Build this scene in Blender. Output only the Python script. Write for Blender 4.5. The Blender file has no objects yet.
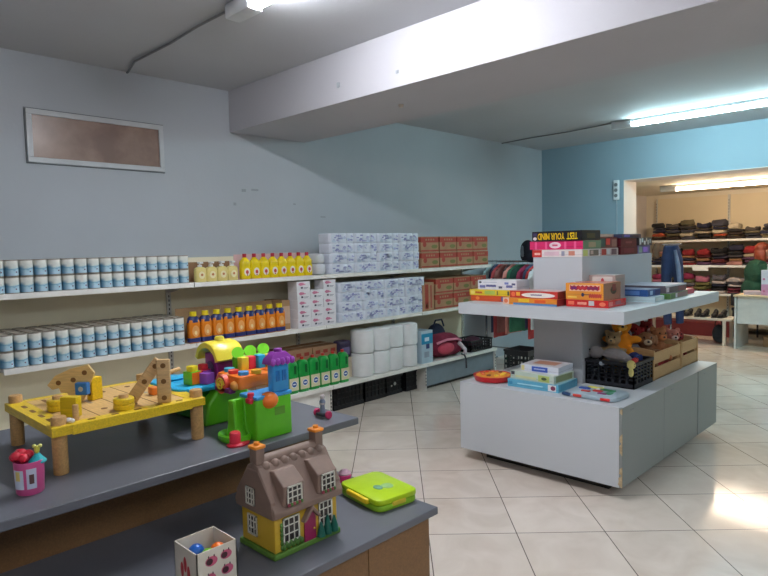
import bpy, bmesh, math, random
from mathutils import Vector, Matrix, Euler
random.seed(7)
PI = math.pi
SC = bpy.context.scene
COL = SC.collection

# ---------------------------------------------------------------- camera
def cam_matrix(yaw, pitch, roll):
    F = Vector((-math.sin(yaw)*math.cos(pitch), math.cos(yaw)*math.cos(pitch), -math.sin(pitch)))
    R = Vector((math.cos(yaw), math.sin(yaw), 0)); U = R.cross(F)
    c, s = math.cos(roll), math.sin(roll)
    R2 = c*R + s*U; U2 = -s*R + c*U
    m = Matrix((R2, U2, -F)).transposed().to_4x4()
    m.translation = Vector((0, 0, 1.5))
    return m
cd = bpy.data.cameras.new('camera'); cam = bpy.data.objects.new('camera', cd); COL.objects.link(cam)
cam.matrix_world = cam_matrix(.7717, .0649, -.0232)
cd.sensor_width = 36; cd.lens = 615.69/768*36; cd.clip_start = .02; cd.clip_end = 60
SC.camera = cam

# ---------------------------------------------------------------- world, exposure
w = bpy.data.worlds.new('world'); SC.world = w; w.use_nodes = True
w.node_tree.nodes['Background'].inputs[0].default_value = (.55, .62, .7, 1)
w.node_tree.nodes['Background'].inputs[1].default_value = .3
vs = SC.view_settings
vs.view_transform = 'Standard'; vs.look = 'None'; vs.gamma = 1; vs.use_curve_mapping = False
vs.exposure = 0.48
LAMP_FRONT = ((.97, .98, 1.0), 96)     # colour, emission strength of the tubes
LAMP_FAR = ((.80, .97, 1.0), 76)
LAMP_BACK = ((1.0, .90, .79), 60)

# ---------------------------------------------------------------- materials
def lin(c):
    return tuple(((v/255)/12.92 if v/255 <= .04045 else ((v/255+.055)/1.055)**2.4) for v in c)
MC = {}
def mat(rgb, rough=.5, kind='plain', metal=0., amt=.06, scale=12., spec=.5, emit=0., trans=0.):
    key = (tuple(rgb), rough, kind, metal, amt, scale, spec, emit, trans)
    if key in MC: return MC[key]
    m = bpy.data.materials.new('%s_%02x%02x%02x' % ((kind,)+tuple(int(v) for v in rgb))); m.use_nodes = True
    nt = m.node_tree; N = nt.nodes; L = nt.links; b = N['Principled BSDF']
    b.inputs['Roughness'].default_value = rough; b.inputs['Metallic'].default_value = metal
    b.inputs['Specular IOR Level'].default_value = spec
    c = lin(rgb)
    if emit:
        b.inputs['Base Color'].default_value = (.8, .8, .8, 1)
        b.inputs['Emission Color'].default_value = (*c, 1); b.inputs['Emission Strength'].default_value = emit
        MC[key] = m; return m
    if trans: b.inputs['Transmission Weight'].default_value = trans
    tc = N.new('ShaderNodeTexCoord'); nz = N.new('ShaderNodeTexNoise'); mp = N.new('ShaderNodeMapping')
    nz.inputs['Scale'].default_value = scale; nz.inputs['Detail'].default_value = 4
    L.new(tc.outputs['Object'], mp.inputs['Vector']); L.new(mp.outputs[0], nz.inputs['Vector'])
    rmp = N.new('ShaderNodeMapRange'); rmp.inputs['From Min'].default_value = .3; rmp.inputs['From Max'].default_value = .7
    rmp.inputs['To Min'].default_value = 1-amt; rmp.inputs['To Max'].default_value = 1+amt
    L.new(nz.outputs['Fac'], rmp.inputs['Value'])
    mx = N.new('ShaderNodeVectorMath'); mx.operation = 'SCALE'; mx.inputs[0].default_value = c
    L.new(rmp.outputs[0], mx.inputs['Scale']); L.new(mx.outputs[0], b.inputs['Base Color'])
    if kind == 'wood':
        mp.inputs['Scale'].default_value = (2, 14, 14); rmp.inputs['To Min'].default_value = .82; rmp.inputs['To Max'].default_value = 1.12
    if kind in ('fabric', 'plush', 'wall'):
        bp = N.new('ShaderNodeBump'); n2 = N.new('ShaderNodeTexNoise')
        n2.inputs['Scale'].default_value = {'fabric': 60, 'plush': 160, 'wall': 35}[kind]
        bp.inputs['Strength'].default_value = {'fabric': .5, 'plush': .8, 'wall': .08}[kind]
        bp.inputs['Distance'].default_value = .01
        L.new(tc.outputs['Object'], n2.inputs['Vector']); L.new(n2.outputs['Fac'], bp.inputs['Height']); L.new(bp.outputs[0], b.inputs['Normal'])
    MC[key] = m; return m
def P(r, g, b, rough=.35, **k): return mat((r, g, b), rough, 'plastic', **k)
def CL(r, g, b): return mat((r, g, b), .9, 'fabric', amt=.22, scale=9)
def PL(r, g, b): return mat((r, g, b), .95, 'plush', amt=.12)
def WD(r, g, b, rough=.5): return mat((r, g, b), rough, 'wood')

# ---------------------------------------------------------------- mesh builder
class MB:
    def __init__(s): s.v = []; s.f = []; s.m = []; s.mats = []; s.T = Matrix.Identity(4)
    def mi(s, m):
        if m not in s.mats: s.mats.append(m)
        return s.mats.index(m)
    def add(s, vs, fs, m, T=None):
        o = len(s.v); M = s.T @ T if T is not None else s.T
        s.v += [tuple(M @ Vector(v)) for v in vs]; k = s.mi(m)
        for f in fs: s.f.append(tuple(i+o for i in f)); s.m.append(k)
        return s
    def box(s, x0, x1, y0, y1, z0, z1, m, T=None):
        vs = [(x, y, z) for z in (z0, z1) for y in (y0, y1) for x in (x0, x1)]
        return s.add(vs, [(0, 2, 3, 1), (4, 5, 7, 6), (0, 1, 5, 4), (2, 6, 7, 3), (0, 4, 6, 2), (1, 3, 7, 5)], m, T)
    def rbox(s, x0, x1, y0, y1, z0, z1, r, m, T=None, n=3):   # rounded in plan and at the rims
        pl = []
        for cx, cy, a0 in ((x1-r, y1-r, 0), (x0+r, y1-r, 90), (x0+r, y0+r, 180), (x1-r, y0+r, 270)):
            for k in range(n+1):
                a = math.radians(a0+90*k/n); pl.append((cx+r*math.cos(a), cy+r*math.sin(a)))
        q = min(r, (z1-z0)/2)*.6; cx, cy = (x0+x1)/2, (y0+y1)/2
        rings = []
        for z, ins in ((z0, q), (z0+q*.3, q*.3), (z0+q, 0), (z1-q, 0), (z1-q*.3, q*.3), (z1, q)):
            sx = 1-2*ins/(x1-x0); sy = 1-2*ins/(y1-y0)
            rings.append([(cx+(x-cx)*sx, cy+(y-cy)*sy, z) for x, y in pl])
        return s.loft(rings, m, T)
    def loft(s, rings, m, T=None, caps=True):
        n = len(rings[0]); vs = [v for r in rings for v in r]; fs = []
        for i in range(len(rings)-1):
            for j in range(n):
                k = (j+1) % n; fs.append((i*n+j, i*n+k, (i+1)*n+k, (i+1)*n+j))
        if caps: fs.append(tuple(range(n-1, -1, -1))); fs.append(tuple((len(rings)-1)*n+j for j in range(n)))
        return s.add(vs, fs, m, T)
    def lathe(s, prof, m, c=(0, 0, 0), seg=16, sx=1., sy=1., T=None):
        rings = [[(c[0]+r*sx*math.cos(2*PI*k/seg), c[1]+r*sy*math.sin(2*PI*k/seg), c[2]+z) for k in range(seg)] for r, z in prof]
        return s.loft(rings, m, T)
    def cyl(s, c, r, h, m, seg=16, axis='z', r2=None, T=None):
        R = {'z': Matrix.Identity(4), 'x': Matrix.Rotation(PI/2, 4, 'Y'), 'y': Matrix.Rotation(-PI/2, 4, 'X')}[axis]
        M = Matrix.Translation(c) @ R
        if T is not None: M = T @ M
        return s.lathe([(r, 0), (r if r2 is None else r2, h)], m, seg=seg, T=M)
    def ell(s, c, r, m, seg=16, rings=9, T=None):
        if not hasattr(r, '__len__'): r = (r, r, r)
        rr = [[(c[0]+r[0]*math.sin(a)*math.cos(2*PI*k/seg), c[1]+r[1]*math.sin(a)*math.sin(2*PI*k/seg), c[2]-r[2]*math.cos(a)) for k in range(seg)]
              for a in [.08+(PI-.16)*i/(rings-1) for i in range(rings)]]
        return s.loft(rr, m, T)
    def tube(s, pts, r, m, seg=8, T=None, closed=False):
        pts = [Vector(p) for p in pts]; rings = []
        for i, p in enumerate(pts):
            a = pts[max(i-1, 0)]; b = pts[min(i+1, len(pts)-1)]; d = (b-a).normalized()
            u = d.orthogonal().normalized() if i == 0 else (u-d*u.dot(d)).normalized()
            v = d.cross(u); rad = r[i] if hasattr(r, '__len__') else r
            rings.append([tuple(p+rad*(math.cos(2*PI*k/seg)*u+math.sin(2*PI*k/seg)*v)) for k in range(seg)])
        return s.loft(rings, m, T)
    def prism(s, poly, a0, a1, m, plane='xz', T=None):
        f = {'xz': lambda u, v, w: (u, w, v), 'yz': lambda u, v, w: (w, u, v), 'xy': lambda u, v, w: (u, v, w)}[plane]
        return s.loft([[f(u, v, a0) for u, v in poly], [f(u, v, a1) for u, v in poly]], m, T)
    def text(s, txt, size, m, T, ext=.0008, bold=0.):
        cu = bpy.data.curves.new('t', 'FONT'); cu.body = txt; cu.size = size; cu.extrude = ext; cu.offset = bold
        cu.align_x = 'CENTER'; cu.align_y = 'CENTER'; cu.resolution_u = 2
        o = bpy.data.objects.new('t', cu); COL.objects.link(o)
        dg = bpy.context.evaluated_depsgraph_get(); me = bpy.data.meshes.new_from_object(o.evaluated_get(dg))
        s.add([tuple(v.co) for v in me.vertices], [tuple(p.vertices) for p in me.polygons], m, T)
        bpy.data.objects.remove(o); bpy.data.meshes.remove(me); bpy.data.curves.remove(cu); return s
    def build(s, name, parent=None, loc=(0, 0, 0), rot=0, bevel=0, smooth=False, label=None, sub=0, remesh=0, bseg=2):
        me = bpy.data.meshes.new(name); me.from_pydata(s.v, [], s.f)
        for m in s.mats: me.materials.append(m)
        me.polygons.foreach_set('material_index', s.m); me.validate(); me.update()
        bm = bmesh.new(); bm.from_mesh(me); bmesh.ops.recalc_face_normals(bm, faces=bm.faces); bm.to_mesh(me); bm.free()
        o = bpy.data.objects.new(name, me); COL.objects.link(o); o.location = loc
        o.rotation_euler = rot if hasattr(rot, '__len__') else (0, 0, rot)
        if parent is not None: o.parent = parent
        if label: o['label'] = label
        if smooth or remesh: me.polygons.foreach_set('use_smooth', [True]*len(me.polygons))
        if remesh:
            r = o.modifiers.new('r', 'REMESH'); r.mode = 'VOXEL'; r.voxel_size = remesh; r.use_smooth_shade = True
            sm = o.modifiers.new('s', 'SMOOTH'); sm.iterations = 4; sm.factor = .6
        if bevel:
            bv = o.modifiers.new('b', 'BEVEL'); bv.width = bevel; bv.segments = bseg; bv.limit_method = 'ANGLE'; bv.angle_limit = .6
        if sub:
            sb = o.modifiers.new('s', 'SUBSURF'); sb.levels = sub; sb.render_levels = sub
        if smooth and not sub:
            me.set_sharp_from_angle(angle=.7)
        return o
def tag(o, label, cat=None, group=None):
    o['label'] = label
    if cat: o['category'] = cat
    if group: o['group'] = group
    return o
def thing(name, label, cat, loc=(0, 0, 0), rot=0, group=None):
    o = bpy.data.objects.new(name, None); COL.objects.link(o); o.empty_display_size = .05
    o.location = loc; o.rotation_euler = rot if hasattr(rot, '__len__') else (0, 0, rot)
    return tag(o, label, cat, group)
def struct(o): o['kind'] = 'structure'; return o
def copy_tree(o, loc=None, rot=None, label=None, group=None, parent=None):
    c = o.copy(); COL.objects.link(c)
    if parent is not None: c.parent = parent
    if loc is not None: c.location = loc
    if rot is not None: c.rotation_euler = (0, 0, rot)
    if label: c['label'] = label
    if group: c['group'] = group
    for ch in o.children: copy_tree(ch, parent=c)
    return c
def TR(x, y, z): return Matrix.Translation((x, y, z))
def RX(a): return Matrix.Rotation(math.radians(a), 4, 'X')
def RY(a): return Matrix.Rotation(math.radians(a), 4, 'Y')
def RZ(a): return Matrix.Rotation(math.radians(a), 4, 'Z')
ANG = PI/2       # items on the left shelves: local -Y (front) turned to world +X

# ---------------------------------------------------------------- room shell
XW, YF, ZC = -4.65, 8.14, 2.865
def wall_mat(name, rgb):
    return mat(rgb, .75, 'wall', amt=.03, scale=1.5, spec=.3)
WALL = wall_mat('wall', (184, 190, 196)); WALLF = wall_mat('wallf', (146, 168, 180)); CEIL = wall_mat('ceil', (184, 186, 190)); BEAM = wall_mat('beam', (184, 183, 188))
CREAM = wall_mat('cream', (226, 214, 190)); JAMB = wall_mat('jamb', (222, 214, 208))
def floor_material():
    m = bpy.data.materials.new('floor_tiles'); m.use_nodes = True; nt = m.node_tree; N = nt.nodes; L = nt.links; b = N['Principled BSDF']
    tc = N.new('ShaderNodeTexCoord'); sep = N.new('ShaderNodeSeparateXYZ'); L.new(tc.outputs['Object'], sep.inputs[0])
    th = PI/4-.028; t = .459
    def lincomb(a, c, off):
        m1 = N.new('ShaderNodeMath'); m1.operation = 'MULTIPLY'; m1.inputs[1].default_value = a/t; L.new(sep.outputs[0], m1.inputs[0])
        m2 = N.new('ShaderNodeMath'); m2.operation = 'MULTIPLY_ADD'; m2.inputs[1].default_value = c/t; L.new(sep.outputs[1], m2.inputs[0]); L.new(m1.outputs[0], m2.inputs[2])
        m3 = N.new('ShaderNodeMath'); m3.operation = 'ADD'; m3.inputs[1].default_value = -off/t+40; L.new(m2.outputs[0], m3.inputs[0])
        fr = N.new('ShaderNodeMath'); fr.operation = 'FRACT'; L.new(m3.outputs[0], fr.inputs[0])
        fl = N.new('ShaderNodeMath'); fl.operation = 'FLOOR'; L.new(m3.outputs[0], fl.inputs[0])
        pp = N.new('ShaderNodeMath'); pp.operation = 'PINGPONG'; pp.inputs[1].default_value = .5; L.new(m3.outputs[0], pp.inputs[0])
        return fl, pp
    f1, p1 = lincomb(math.cos(th), math.sin(th), -.76); f2, p2 = lincomb(-math.sin(th), math.cos(th), 4.508)
    mn = N.new('ShaderNodeMath'); mn.operation = 'MINIMUM'; L.new(p1.outputs[0], mn.inputs[0]); L.new(p2.outputs[0], mn.inputs[1])
    g = N.new('ShaderNodeMath'); g.operation = 'LESS_THAN'; g.inputs[1].default_value = .0055; L.new(mn.outputs[0], g.inputs[0])
    cv = N.new('ShaderNodeCombineXYZ'); L.new(f1.outputs[0], cv.inputs[0]); L.new(f2.outputs[0], cv.inputs[1])
    wn = N.new('ShaderNodeTexWhiteNoise'); L.new(cv.outputs[0], wn.inputs['Vector'])
    nz = N.new('ShaderNodeTexNoise'); nz.inputs['Scale'].default_value = 3.5; nz.inputs['Detail'].default_value = 6; nz.inputs['Distortion'].default_value = 1.2
    va = N.new('ShaderNodeVectorMath'); va.operation = 'MULTIPLY_ADD'; va.inputs[1].default_value = (7, 7, 7); L.new(cv.outputs[0], va.inputs[0]); L.new(tc.outputs['Object'], va.inputs[2])
    L.new(va.outputs[0], nz.inputs['Vector'])
    cr = N.new('ShaderNodeValToRGB'); e = cr.color_ramp.elements
    e[0].position = .3; e[0].color = (*lin((212, 198, 184)), 1); e[1].position = .7; e[1].color = (*lin((228, 216, 204)), 1)
    L.new(nz.outputs['Fac'], cr.inputs[0])
    mr = N.new('ShaderNodeMapRange'); mr.inputs['To Min'].default_value = .95; mr.inputs['To Max'].default_value = 1.04; L.new(wn.outputs['Value'], mr.inputs['Value'])
    sc = N.new('ShaderNodeVectorMath'); sc.operation = 'SCALE'; L.new(cr.outputs[0], sc.inputs[0]); L.new(mr.outputs[0], sc.inputs['Scale'])
    mx = N.new('ShaderNodeMix'); mx.data_type = 'RGBA'; L.new(g.outputs[0], mx.inputs['Factor']); L.new(sc.outputs[0], mx.inputs[6]); mx.inputs[7].default_value = (*lin((105, 95, 88)), 1)
    L.new(mx.outputs[2], b.inputs['Base Color'])
    rr = N.new('ShaderNodeMapRange'); rr.inputs['To Min'].default_value = .07; rr.inputs['To Max'].default_value = .16; L.new(nz.outputs['Fac'], rr.inputs['Value']); L.new(rr.outputs[0], b.inputs['Roughness'])
    bp = N.new('ShaderNodeBump'); bp.inputs['Strength'].default_value = .2; bp.inputs['Distance'].default_value = .004; n3 = N.new('ShaderNodeTexNoise'); n3.inputs['Scale'].default_value = 5
    L.new(tc.outputs['Object'], n3.inputs['Vector']); L.new(n3.outputs['Fac'], bp.inputs['Height']); L.new(bp.outputs[0], b.inputs['Normal'])
    b.inputs['Specular IOR Level'].default_value = .55
    return m
struct(MB().box(-4.9, 5.4, -3.1, 11.7, -.1, 0, floor_material()).build('floor'))
struct(MB().box(-4.9, 5.4, -3.1, YF+.4, ZC, ZC+.1, CEIL).build('ceiling'))
struct(MB().box(-4.9, 5.4, YF+.4, 11.7, 2.325, 2.45, CREAM).build('ceiling'))
struct(MB().box(XW-.15, XW, -3.1, YF+.4, 0, ZC, WALL).build('wall_left'))
struct(MB().box(5.25, 5.4, -3.1, YF, 0, ZC, BEAM).build('wall_right'))
struct(MB().box(XW, 5.25, -3.1, -2.95, 0, ZC, BEAM).build('wall_back'))
m = MB(); m.box(XW, -3.44, YF, YF+.4, 0, ZC, WALLF); m.box(-3.44, 1.6, YF, YF+.4, 2.325, ZC, WALLF); m.box(1.6, 5.25, YF, YF+.4, 0, ZC, WALLF)
struct(m.build('wall_far'))
m = MB(); m.box(-3.442, -3.435, YF-.001, YF+.4, 0, 2.325, JAMB); m.box(-3.44, 1.6, YF-.001, YF+.4, 2.318, 2.326, JAMB)
struct(m.build('trim_1'))
struct(MB().box(-4.55, -4.4, YF+.4, 11.5, 0, 2.325, JAMB).build('wall_left'))
struct(MB().box(-4.4, 2.2, 11.4, 11.5, 0, 2.325, CREAM).build('wall_far'))
struct(MB().box(2.1, 2.25, YF+.4, 11.4, 0, 2.325, CREAM).build('wall_right'))
struct(MB().box(XW, 5.25, 2.93, 3.75, 2.515, ZC, BEAM).build('trim_2', bevel=.004))
# wall marks: shallow chips in the paint and anchors
m = MB(); MK = mat((158, 164, 170), .8, 'wall')
for y, z, a, b in ((3.166, 2.04, .035, .008), (3.05, 2.03, .02, .012), (2.956, 1.909, .012, .012), (3.945, 1.817, .03, .006), (3.6, 1.93, .012, .006)):
    m.box(XW, XW+.003, y-a, y+a, z-b, z+b, MK)
struct(m.build('trim_3'))
m = MB(); m.box(-3.26, -3.235, 2.925, 2.931, 2.62, 2.655, MK); m.box(-2.7, -2.68, 2.926, 2.93, 2.6, 2.62, MK); m.lathe([(.02, 0), (.014, -.02)], mat((200, 190, 180), .5), c=(-3.0, 3.3, 2.515), seg=10)
struct(m.build('trim_4'))
# high window on the left wall
FR = P(196, 200, 203, .45)
m = MB(); y0, y1, z0, z1 = 1.352, 2.322, 2.135, 2.495; t = .036
wf = thing('window_1', 'high narrow window with white frame on the left wall', 'window'); del wf['category']; wf['kind'] = 'structure'
for a in ((y0, y1, z0, z0+t), (y0, y1, z1-t, z1), (y0, y0+t, z0+t, z1-t), (y1-t, y1, z0+t, z1-t)):
    m.box(XW, XW+.022, a[0], a[1], a[2], a[3], FR)
m.build('window_frame', wf, bevel=.003)
g = bpy.data.materials.new('brown_glass'); g.use_nodes = True; N = g.node_tree.nodes; b = N['Principled BSDF']; L = g.node_tree.links
tc = N.new('ShaderNodeTexCoord'); nz = N.new('ShaderNodeTexNoise'); nz.inputs['Scale'].default_value = 5; nz.inputs['Detail'].default_value = 8; cr = N.new('ShaderNodeValToRGB')
cr.color_ramp.elements[0].position = .35; cr.color_ramp.elements[0].color = (*lin((128, 104, 92)), 1); cr.color_ramp.elements[1].position = .75; cr.color_ramp.elements[1].color = (*lin((168, 142, 126)), 1)
L.new(tc.outputs['Object'], nz.inputs['Vector']); L.new(nz.outputs['Fac'], cr.inputs[0]); L.new(cr.outputs[0], b.inputs['Base Color']); b.inputs['Roughness'].default_value = .3
MB().box(XW, XW+.008, y0+t, y1-t, z0+t, z1-t, g).build('window_pane', wf)
m = MB(); ln = P(110, 116, 120, .6)
for a in ((y0-.008, y1+.008, z0-.008, z0-.002), (y0-.008, y1+.008, z1+.002, z1+.008), (y0-.008, y0-.002, z0, z1), (y1+.002, y1+.008, z0, z1)): m.box(XW, XW+.004, *a, ln)
m.build('window_seal', wf)

# ---------------------------------------------------------------- lamps
def tube_lamp(label, x0, y, z, ln, colst, rot=0, group=None, pw=.10):
    t = thing('tube_light', label, 'light', (x0, y, z), rot, group)
    wh = P(215, 218, 220, .4); (c, st) = colst
    MB().box(-.23, ln+.05, -pw/2+.01, pw/2-.01, .05, .084, wh).build('housing', t, bevel=.006)
    m = MB(); m.rbox(-.23, 0, -pw/2, pw/2, 0, .075, .015, wh); m.build('end_cap', t, smooth=True)
    m = MB(); m.rbox(ln, ln+.05, -pw/2, pw/2, 0, .075, .015, wh); m.build('end_cap', t, smooth=True)
    em = mat(tuple(int(255*v) for v in c), .4, 'lamp', emit=st)
    m = MB(); m.prism([((pw/2-.008)*math.cos(k*PI/9), .031+.027*math.sin(k*PI/9)) for k in range(18)], 0, ln, em, 'yz'); m.build('diffuser', t, smooth=True)
    return t
tube_lamp('white tube light on the front ceiling ahead of the beam', -2.81, 1.96, 2.78, 1.2, LAMP_FRONT)
tube_lamp('white tube light on the ceiling behind the beam', -2.83, 6.93, 2.78, 1.5, LAMP_FAR, pw=.08)
tube_lamp('added unseen fill tube light on the front ceiling, right of the view', .7, 1.96, 2.78, 1.5, (LAMP_FRONT[0], 60))  # unseen lamp added as fill from the right, lifts the shelf undersides
tube_lamp('added unseen fill tube light on the ceiling behind the viewer', .3, -1.0, 2.78, 1.5, (LAMP_FRONT[0], 60))  # unseen lamp added behind the camera to brighten the whole room
tube_lamp('added unseen fill tube light behind the beam, right of the view', .7, 6.93, 2.78, 1.5, LAMP_FAR, pw=.08)  # unseen row-mate of the far lamp, added for extra fill
tube_lamp('warm tube light in the back room above the clothes shelves', -3.25, 9.55, 2.235, 1.5, LAMP_BACK, rot=.0, pw=.07)
CB = P(120, 122, 124, .6)
m = MB(); m.tube([(-3.04, 1.965, ZC-.012), (-3.4, 1.95, ZC-.02), (-3.8, 1.985, ZC-.012), (-4.3, 1.97, ZC-.02), (-4.62, 2.06, ZC-.01), (XW+.012, 2.06, ZC-.01)], .008, CB, seg=6)
tag(m.build('power_cable', smooth=True), 'grey cable along the front ceiling from the wall to the tube light', 'cable')
m = MB(); m.tube([(-3.06, 6.93, ZC-.01), (-3.6, 6.97, ZC-.02), (-4.2, 7.02, ZC-.012), (XW+.012, 7.08, ZC-.012)], .007, CB, seg=6)
tag(m.build('power_cable', smooth=True), 'grey cable along the ceiling behind the beam', 'cable')
t = thing('power_strip', 'white power strip fixed upright beside the doorway', 'power strip', (-3.53, YF, 2.07))
MB().rbox(-.036, .036, -.04, 0, 0, .26, .01, P(225, 228, 230)).build('housing', t, smooth=True)
for k in range(3):
    m = MB(); m.cyl((0, -.043, .055+.072*k), .024, .004, P(120, 124, 128), axis='y'); m.build('socket', t, smooth=True)
m = MB(); m.tube([(0, -.01, 0), (.004, -.01, -.4), (.0, -.01, -.9)], .004, P(200, 205, 210), seg=6); m.build('cord', t)

# ---------------------------------------------------------------- shelving units on the left
SW = P(232, 230, 224, .4); SP = mat((244, 234, 204), .6, 'plastic', amt=.05, scale=3); UP = P(205, 203, 196, .45); HOLE = P(40, 38, 36, .8); GREYB = P(120, 132, 140, .5)
Z1, Z2, Z3 = 1.275, .822, .285
bays = [(-.25, 1.02), (1.02, 2.29), (2.29, 3.56), (3.56, 4.87), (4.87, 6.15)]
names = ['out at the near end, mostly cut by the photo', 'holding the tins, nearest the window', 'holding the soap and yellow bottles', 'holding the toilet paper packs', 'holding the brown cartons, beside the clothes rack']
SCR = {}
for i, (a, b) in enumerate(bays):
    if i == 0: continue
    t = thing('shelving_unit', 'white metal wall shelving bay '+names[i], 'shelving', (0, 0, 0), 0, 'shelving bays along the left wall')
    MB().box(XW+.005, XW+.03, a+.005, b-.005, .1, 1.46, SP).build('back_panel', t)
    for yy in ([a, b] if i == 4 else [a]):
        y_ = yy if i != 4 or yy != b else b-.02
        m = MB(); m.box(XW+.002, XW+.05, y_-.016, y_+.016, 0, 1.47, UP)
        for k in range(34): m.box(XW+.0495, XW+.0508, y_-.004, y_+.004, .3+k*.034, .3+k*.034+.018, HOLE)
        m.build('upright', t)
    for z, xf in ((Z1, -4.19), (Z2, -4.19), (Z3, -4.12)):
        m = MB(); m.box(XW+.05, xf-.012, a+.003, b-.003, z-.022, z, SW); m.box(xf-.012, xf, a+.003, b-.003, z-.034, z, SW)
        m.build('shelf', t, bevel=.002)
    m = MB()
    for z in (Z1, Z2):
        for yy in (a+.012, b-.012): m.prism([(XW+.05, z-.022), (-4.25, z-.022), (-4.3, z-.03), (XW+.05, z-.09)], yy-.002, yy+.002, UP)
    m.build('bracket', t)
    if i != 3:
        pm = SW if i < 3 else GREYB
        MB().box(-4.175, -4.16, a+.003, b-.003, .035, Z3-.034, pm).build('base_panel', t, bevel=.002)
        MB().box(-4.22, -4.20, a+.02, b-.02, 0, .035, P(35, 36, 38)).build('plinth', t)
    m = MB(); m.box(-4.6, -4.14, b-.03 if i == 4 else b-.012, b-.005, 0, Z3-.034, UP)
    for k in range(5): m.box(-4.1405, -4.139, b-.022, b-.012, .05+k*.034, .068+k*.034, HOLE)
    m.build('base_foot', t)
# ---------------------------------------------------------------- goods on the left shelves
SX = -4.235    # front-row centre line for small goods
# tins
def label_mat():
    m = bpy.data.materials.new('tin_label'); m.use_nodes = True; N = m.node_tree.nodes; L = m.node_tree.links; b = N['Principled BSDF']
    tc = N.new('ShaderNodeTexCoord'); sp = N.new('ShaderNodeSeparateXYZ'); L.new(tc.outputs['Object'], sp.inputs[0])
    nz = N.new('ShaderNodeTexNoise'); nz.inputs['Scale'].default_value = 38; L.new(tc.outputs['Object'], nz.inputs['Vector'])
    ad = N.new('ShaderNodeMath'); ad.operation = 'MULTIPLY_ADD'; ad.inputs[1].default_value = .035; L.new(nz.outputs['Fac'], ad.inputs[0]); L.new(sp.outputs[2], ad.inputs[2])
    ax = N.new('ShaderNodeMapRange'); ax.inputs['From Min'].default_value = -.012; ax.inputs['From Max'].default_value = -.034; ax.inputs['To Max'].default_value = .75
    n2 = N.new('ShaderNodeTexNoise'); n2.inputs['Scale'].default_value = 70; L.new(tc.outputs['Object'], n2.inputs['Vector'])
    mx = N.new('ShaderNodeMix'); mx.data_type = 'RGBA'; mx.inputs[7].default_value = (*lin((34, 112, 150)), 1)
    mu = N.new('ShaderNodeMath'); mu.operation = 'MULTIPLY'; L.new(sp.outputs[0], ax.inputs['Value']); L.new(ax.outputs[0], mu.inputs[0])
    zz = N.new('ShaderNodeMapRange'); zz.inputs['From Min'].default_value = .07; zz.inputs['From Max'].default_value = .055; L.new(sp.outputs[2], zz.inputs['Value']); L.new(zz.outputs[0], mu.inputs[1]); L.new(mu.outputs[0], mx.inputs['Factor'])
    mr = N.new('ShaderNodeMapRange'); mr.inputs['From Max'].default_value = .12; L.new(ad.outputs[0], mr.inputs['Value'])
    cr = N.new('ShaderNodeValToRGB'); cr.color_ramp.interpolation = 'LINEAR'; e = cr.color_ramp.elements
    e[0].position = .12; e[0].color = (*lin((170, 205, 226)), 1); e[1].position = .95; e[1].color = (*lin((232, 230, 222)), 1)
    for p, c in ((.3, (182, 212, 226)), (.46, (166, 202, 218)), (.53, (112, 164, 192)), (.57, (172, 204, 216)), (.62, (212, 218, 212))):
        q = e.new(p); q.color = (*lin(c), 1)
    L.new(mr.outputs[0], cr.inputs[0]); L.new(cr.outputs[0], mx.inputs[6]); L.new(mx.outputs[2], b.inputs['Base Color']); b.inputs['Roughness'].default_value = .35
    return m
TL = label_mat(); TM = mat((168, 160, 148), .45, 'metal', metal=.6, amt=.2, scale=40); TD = P(40, 110, 150)
def make_tin(loc, label, group):
    t = thing('food_tin', label, 'tin', loc, ANG, group)
    m = MB(); r = .0385
    m.lathe([(r-.004, 0), (r, .001), (r, .005), (r-.0025, .007), (r-.0025, .0945), (r, .0965), (r, .101), (r-.003, .102), (r-.004, .099), (.006, .099)], TM)
    m.build('can', t, smooth=True)
    m = MB(); m.lathe([(r-.001, .006), (r-.001, .0955)], TL, seg=18); m.box(.012, .018, -r-.0002, -r+.006, .024, .031, P(120, 50, 90))
    m.build('label', t, smooth=True)
    return t
first = None
pit = .0802
for lvl, z, rows in ((0, Z1, 2), (1, Z2, 5)):
    n = 15
    for r in range(rows):
        for k in range(n+1):
            for h in range(2):
                if lvl == 1 and r in (1, 2, 3) and h == 0: pass
                y = (2.27 if lvl == 0 else 2.215)-.04-k*pit + random.uniform(-.001, .001)
                loc = (SX-r*.083, y, z+h*.1035)
                OR_ = ['nearest', 'second', 'third', 'fourth', 'fifth', 'sixth', 'seventh', 'eighth', 'ninth', 'tenth', 'eleventh', 'twelfth', 'thirteenth', 'fourteenth', 'fifteenth', 'sixteenth']
                where = ['top', 'middle'][lvl]+' shelf '+['front', 'second', 'third', 'fourth', 'rear'][r]+' row, '+['lower', 'upper'][h]+' tier'
                lb = 'blue white tin, '+where+', '+OR_[k]+(' from the ' if k else ' the ')+['soap', 'orange'][lvl]+' bottles'
                gp = 'food tins, '+['top', 'middle'][lvl]+' shelf'
                if first is None: first = make_tin(loc, lb, gp)
                else: copy_tree(first, loc, ANG+random.uniform(-.12, .12), lb, gp)
CARD = mat((172, 138, 100), .8, 'card', amt=.08); CARDD = mat((148, 112, 78), .8, 'card'); PINKC = mat((216, 178, 176), .7, 'card')
def bottle_body(m, w, d, prof, mt, seg=20):
    rings = []
    for s, z in prof:
        rr = []
        for k in range(seg):
            a = 2*PI*k/seg; c, q = math.cos(a), math.sin(a); e = .55 if s > .5 else 1
            rr.append((w/2*s*math.copysign(abs(c)**e, c), d/2*(s if s > .5 else s*w/d)*math.copysign(abs(q)**e, q), z))
        rings.append(rr)
    m.loft(rings, mt)
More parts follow.
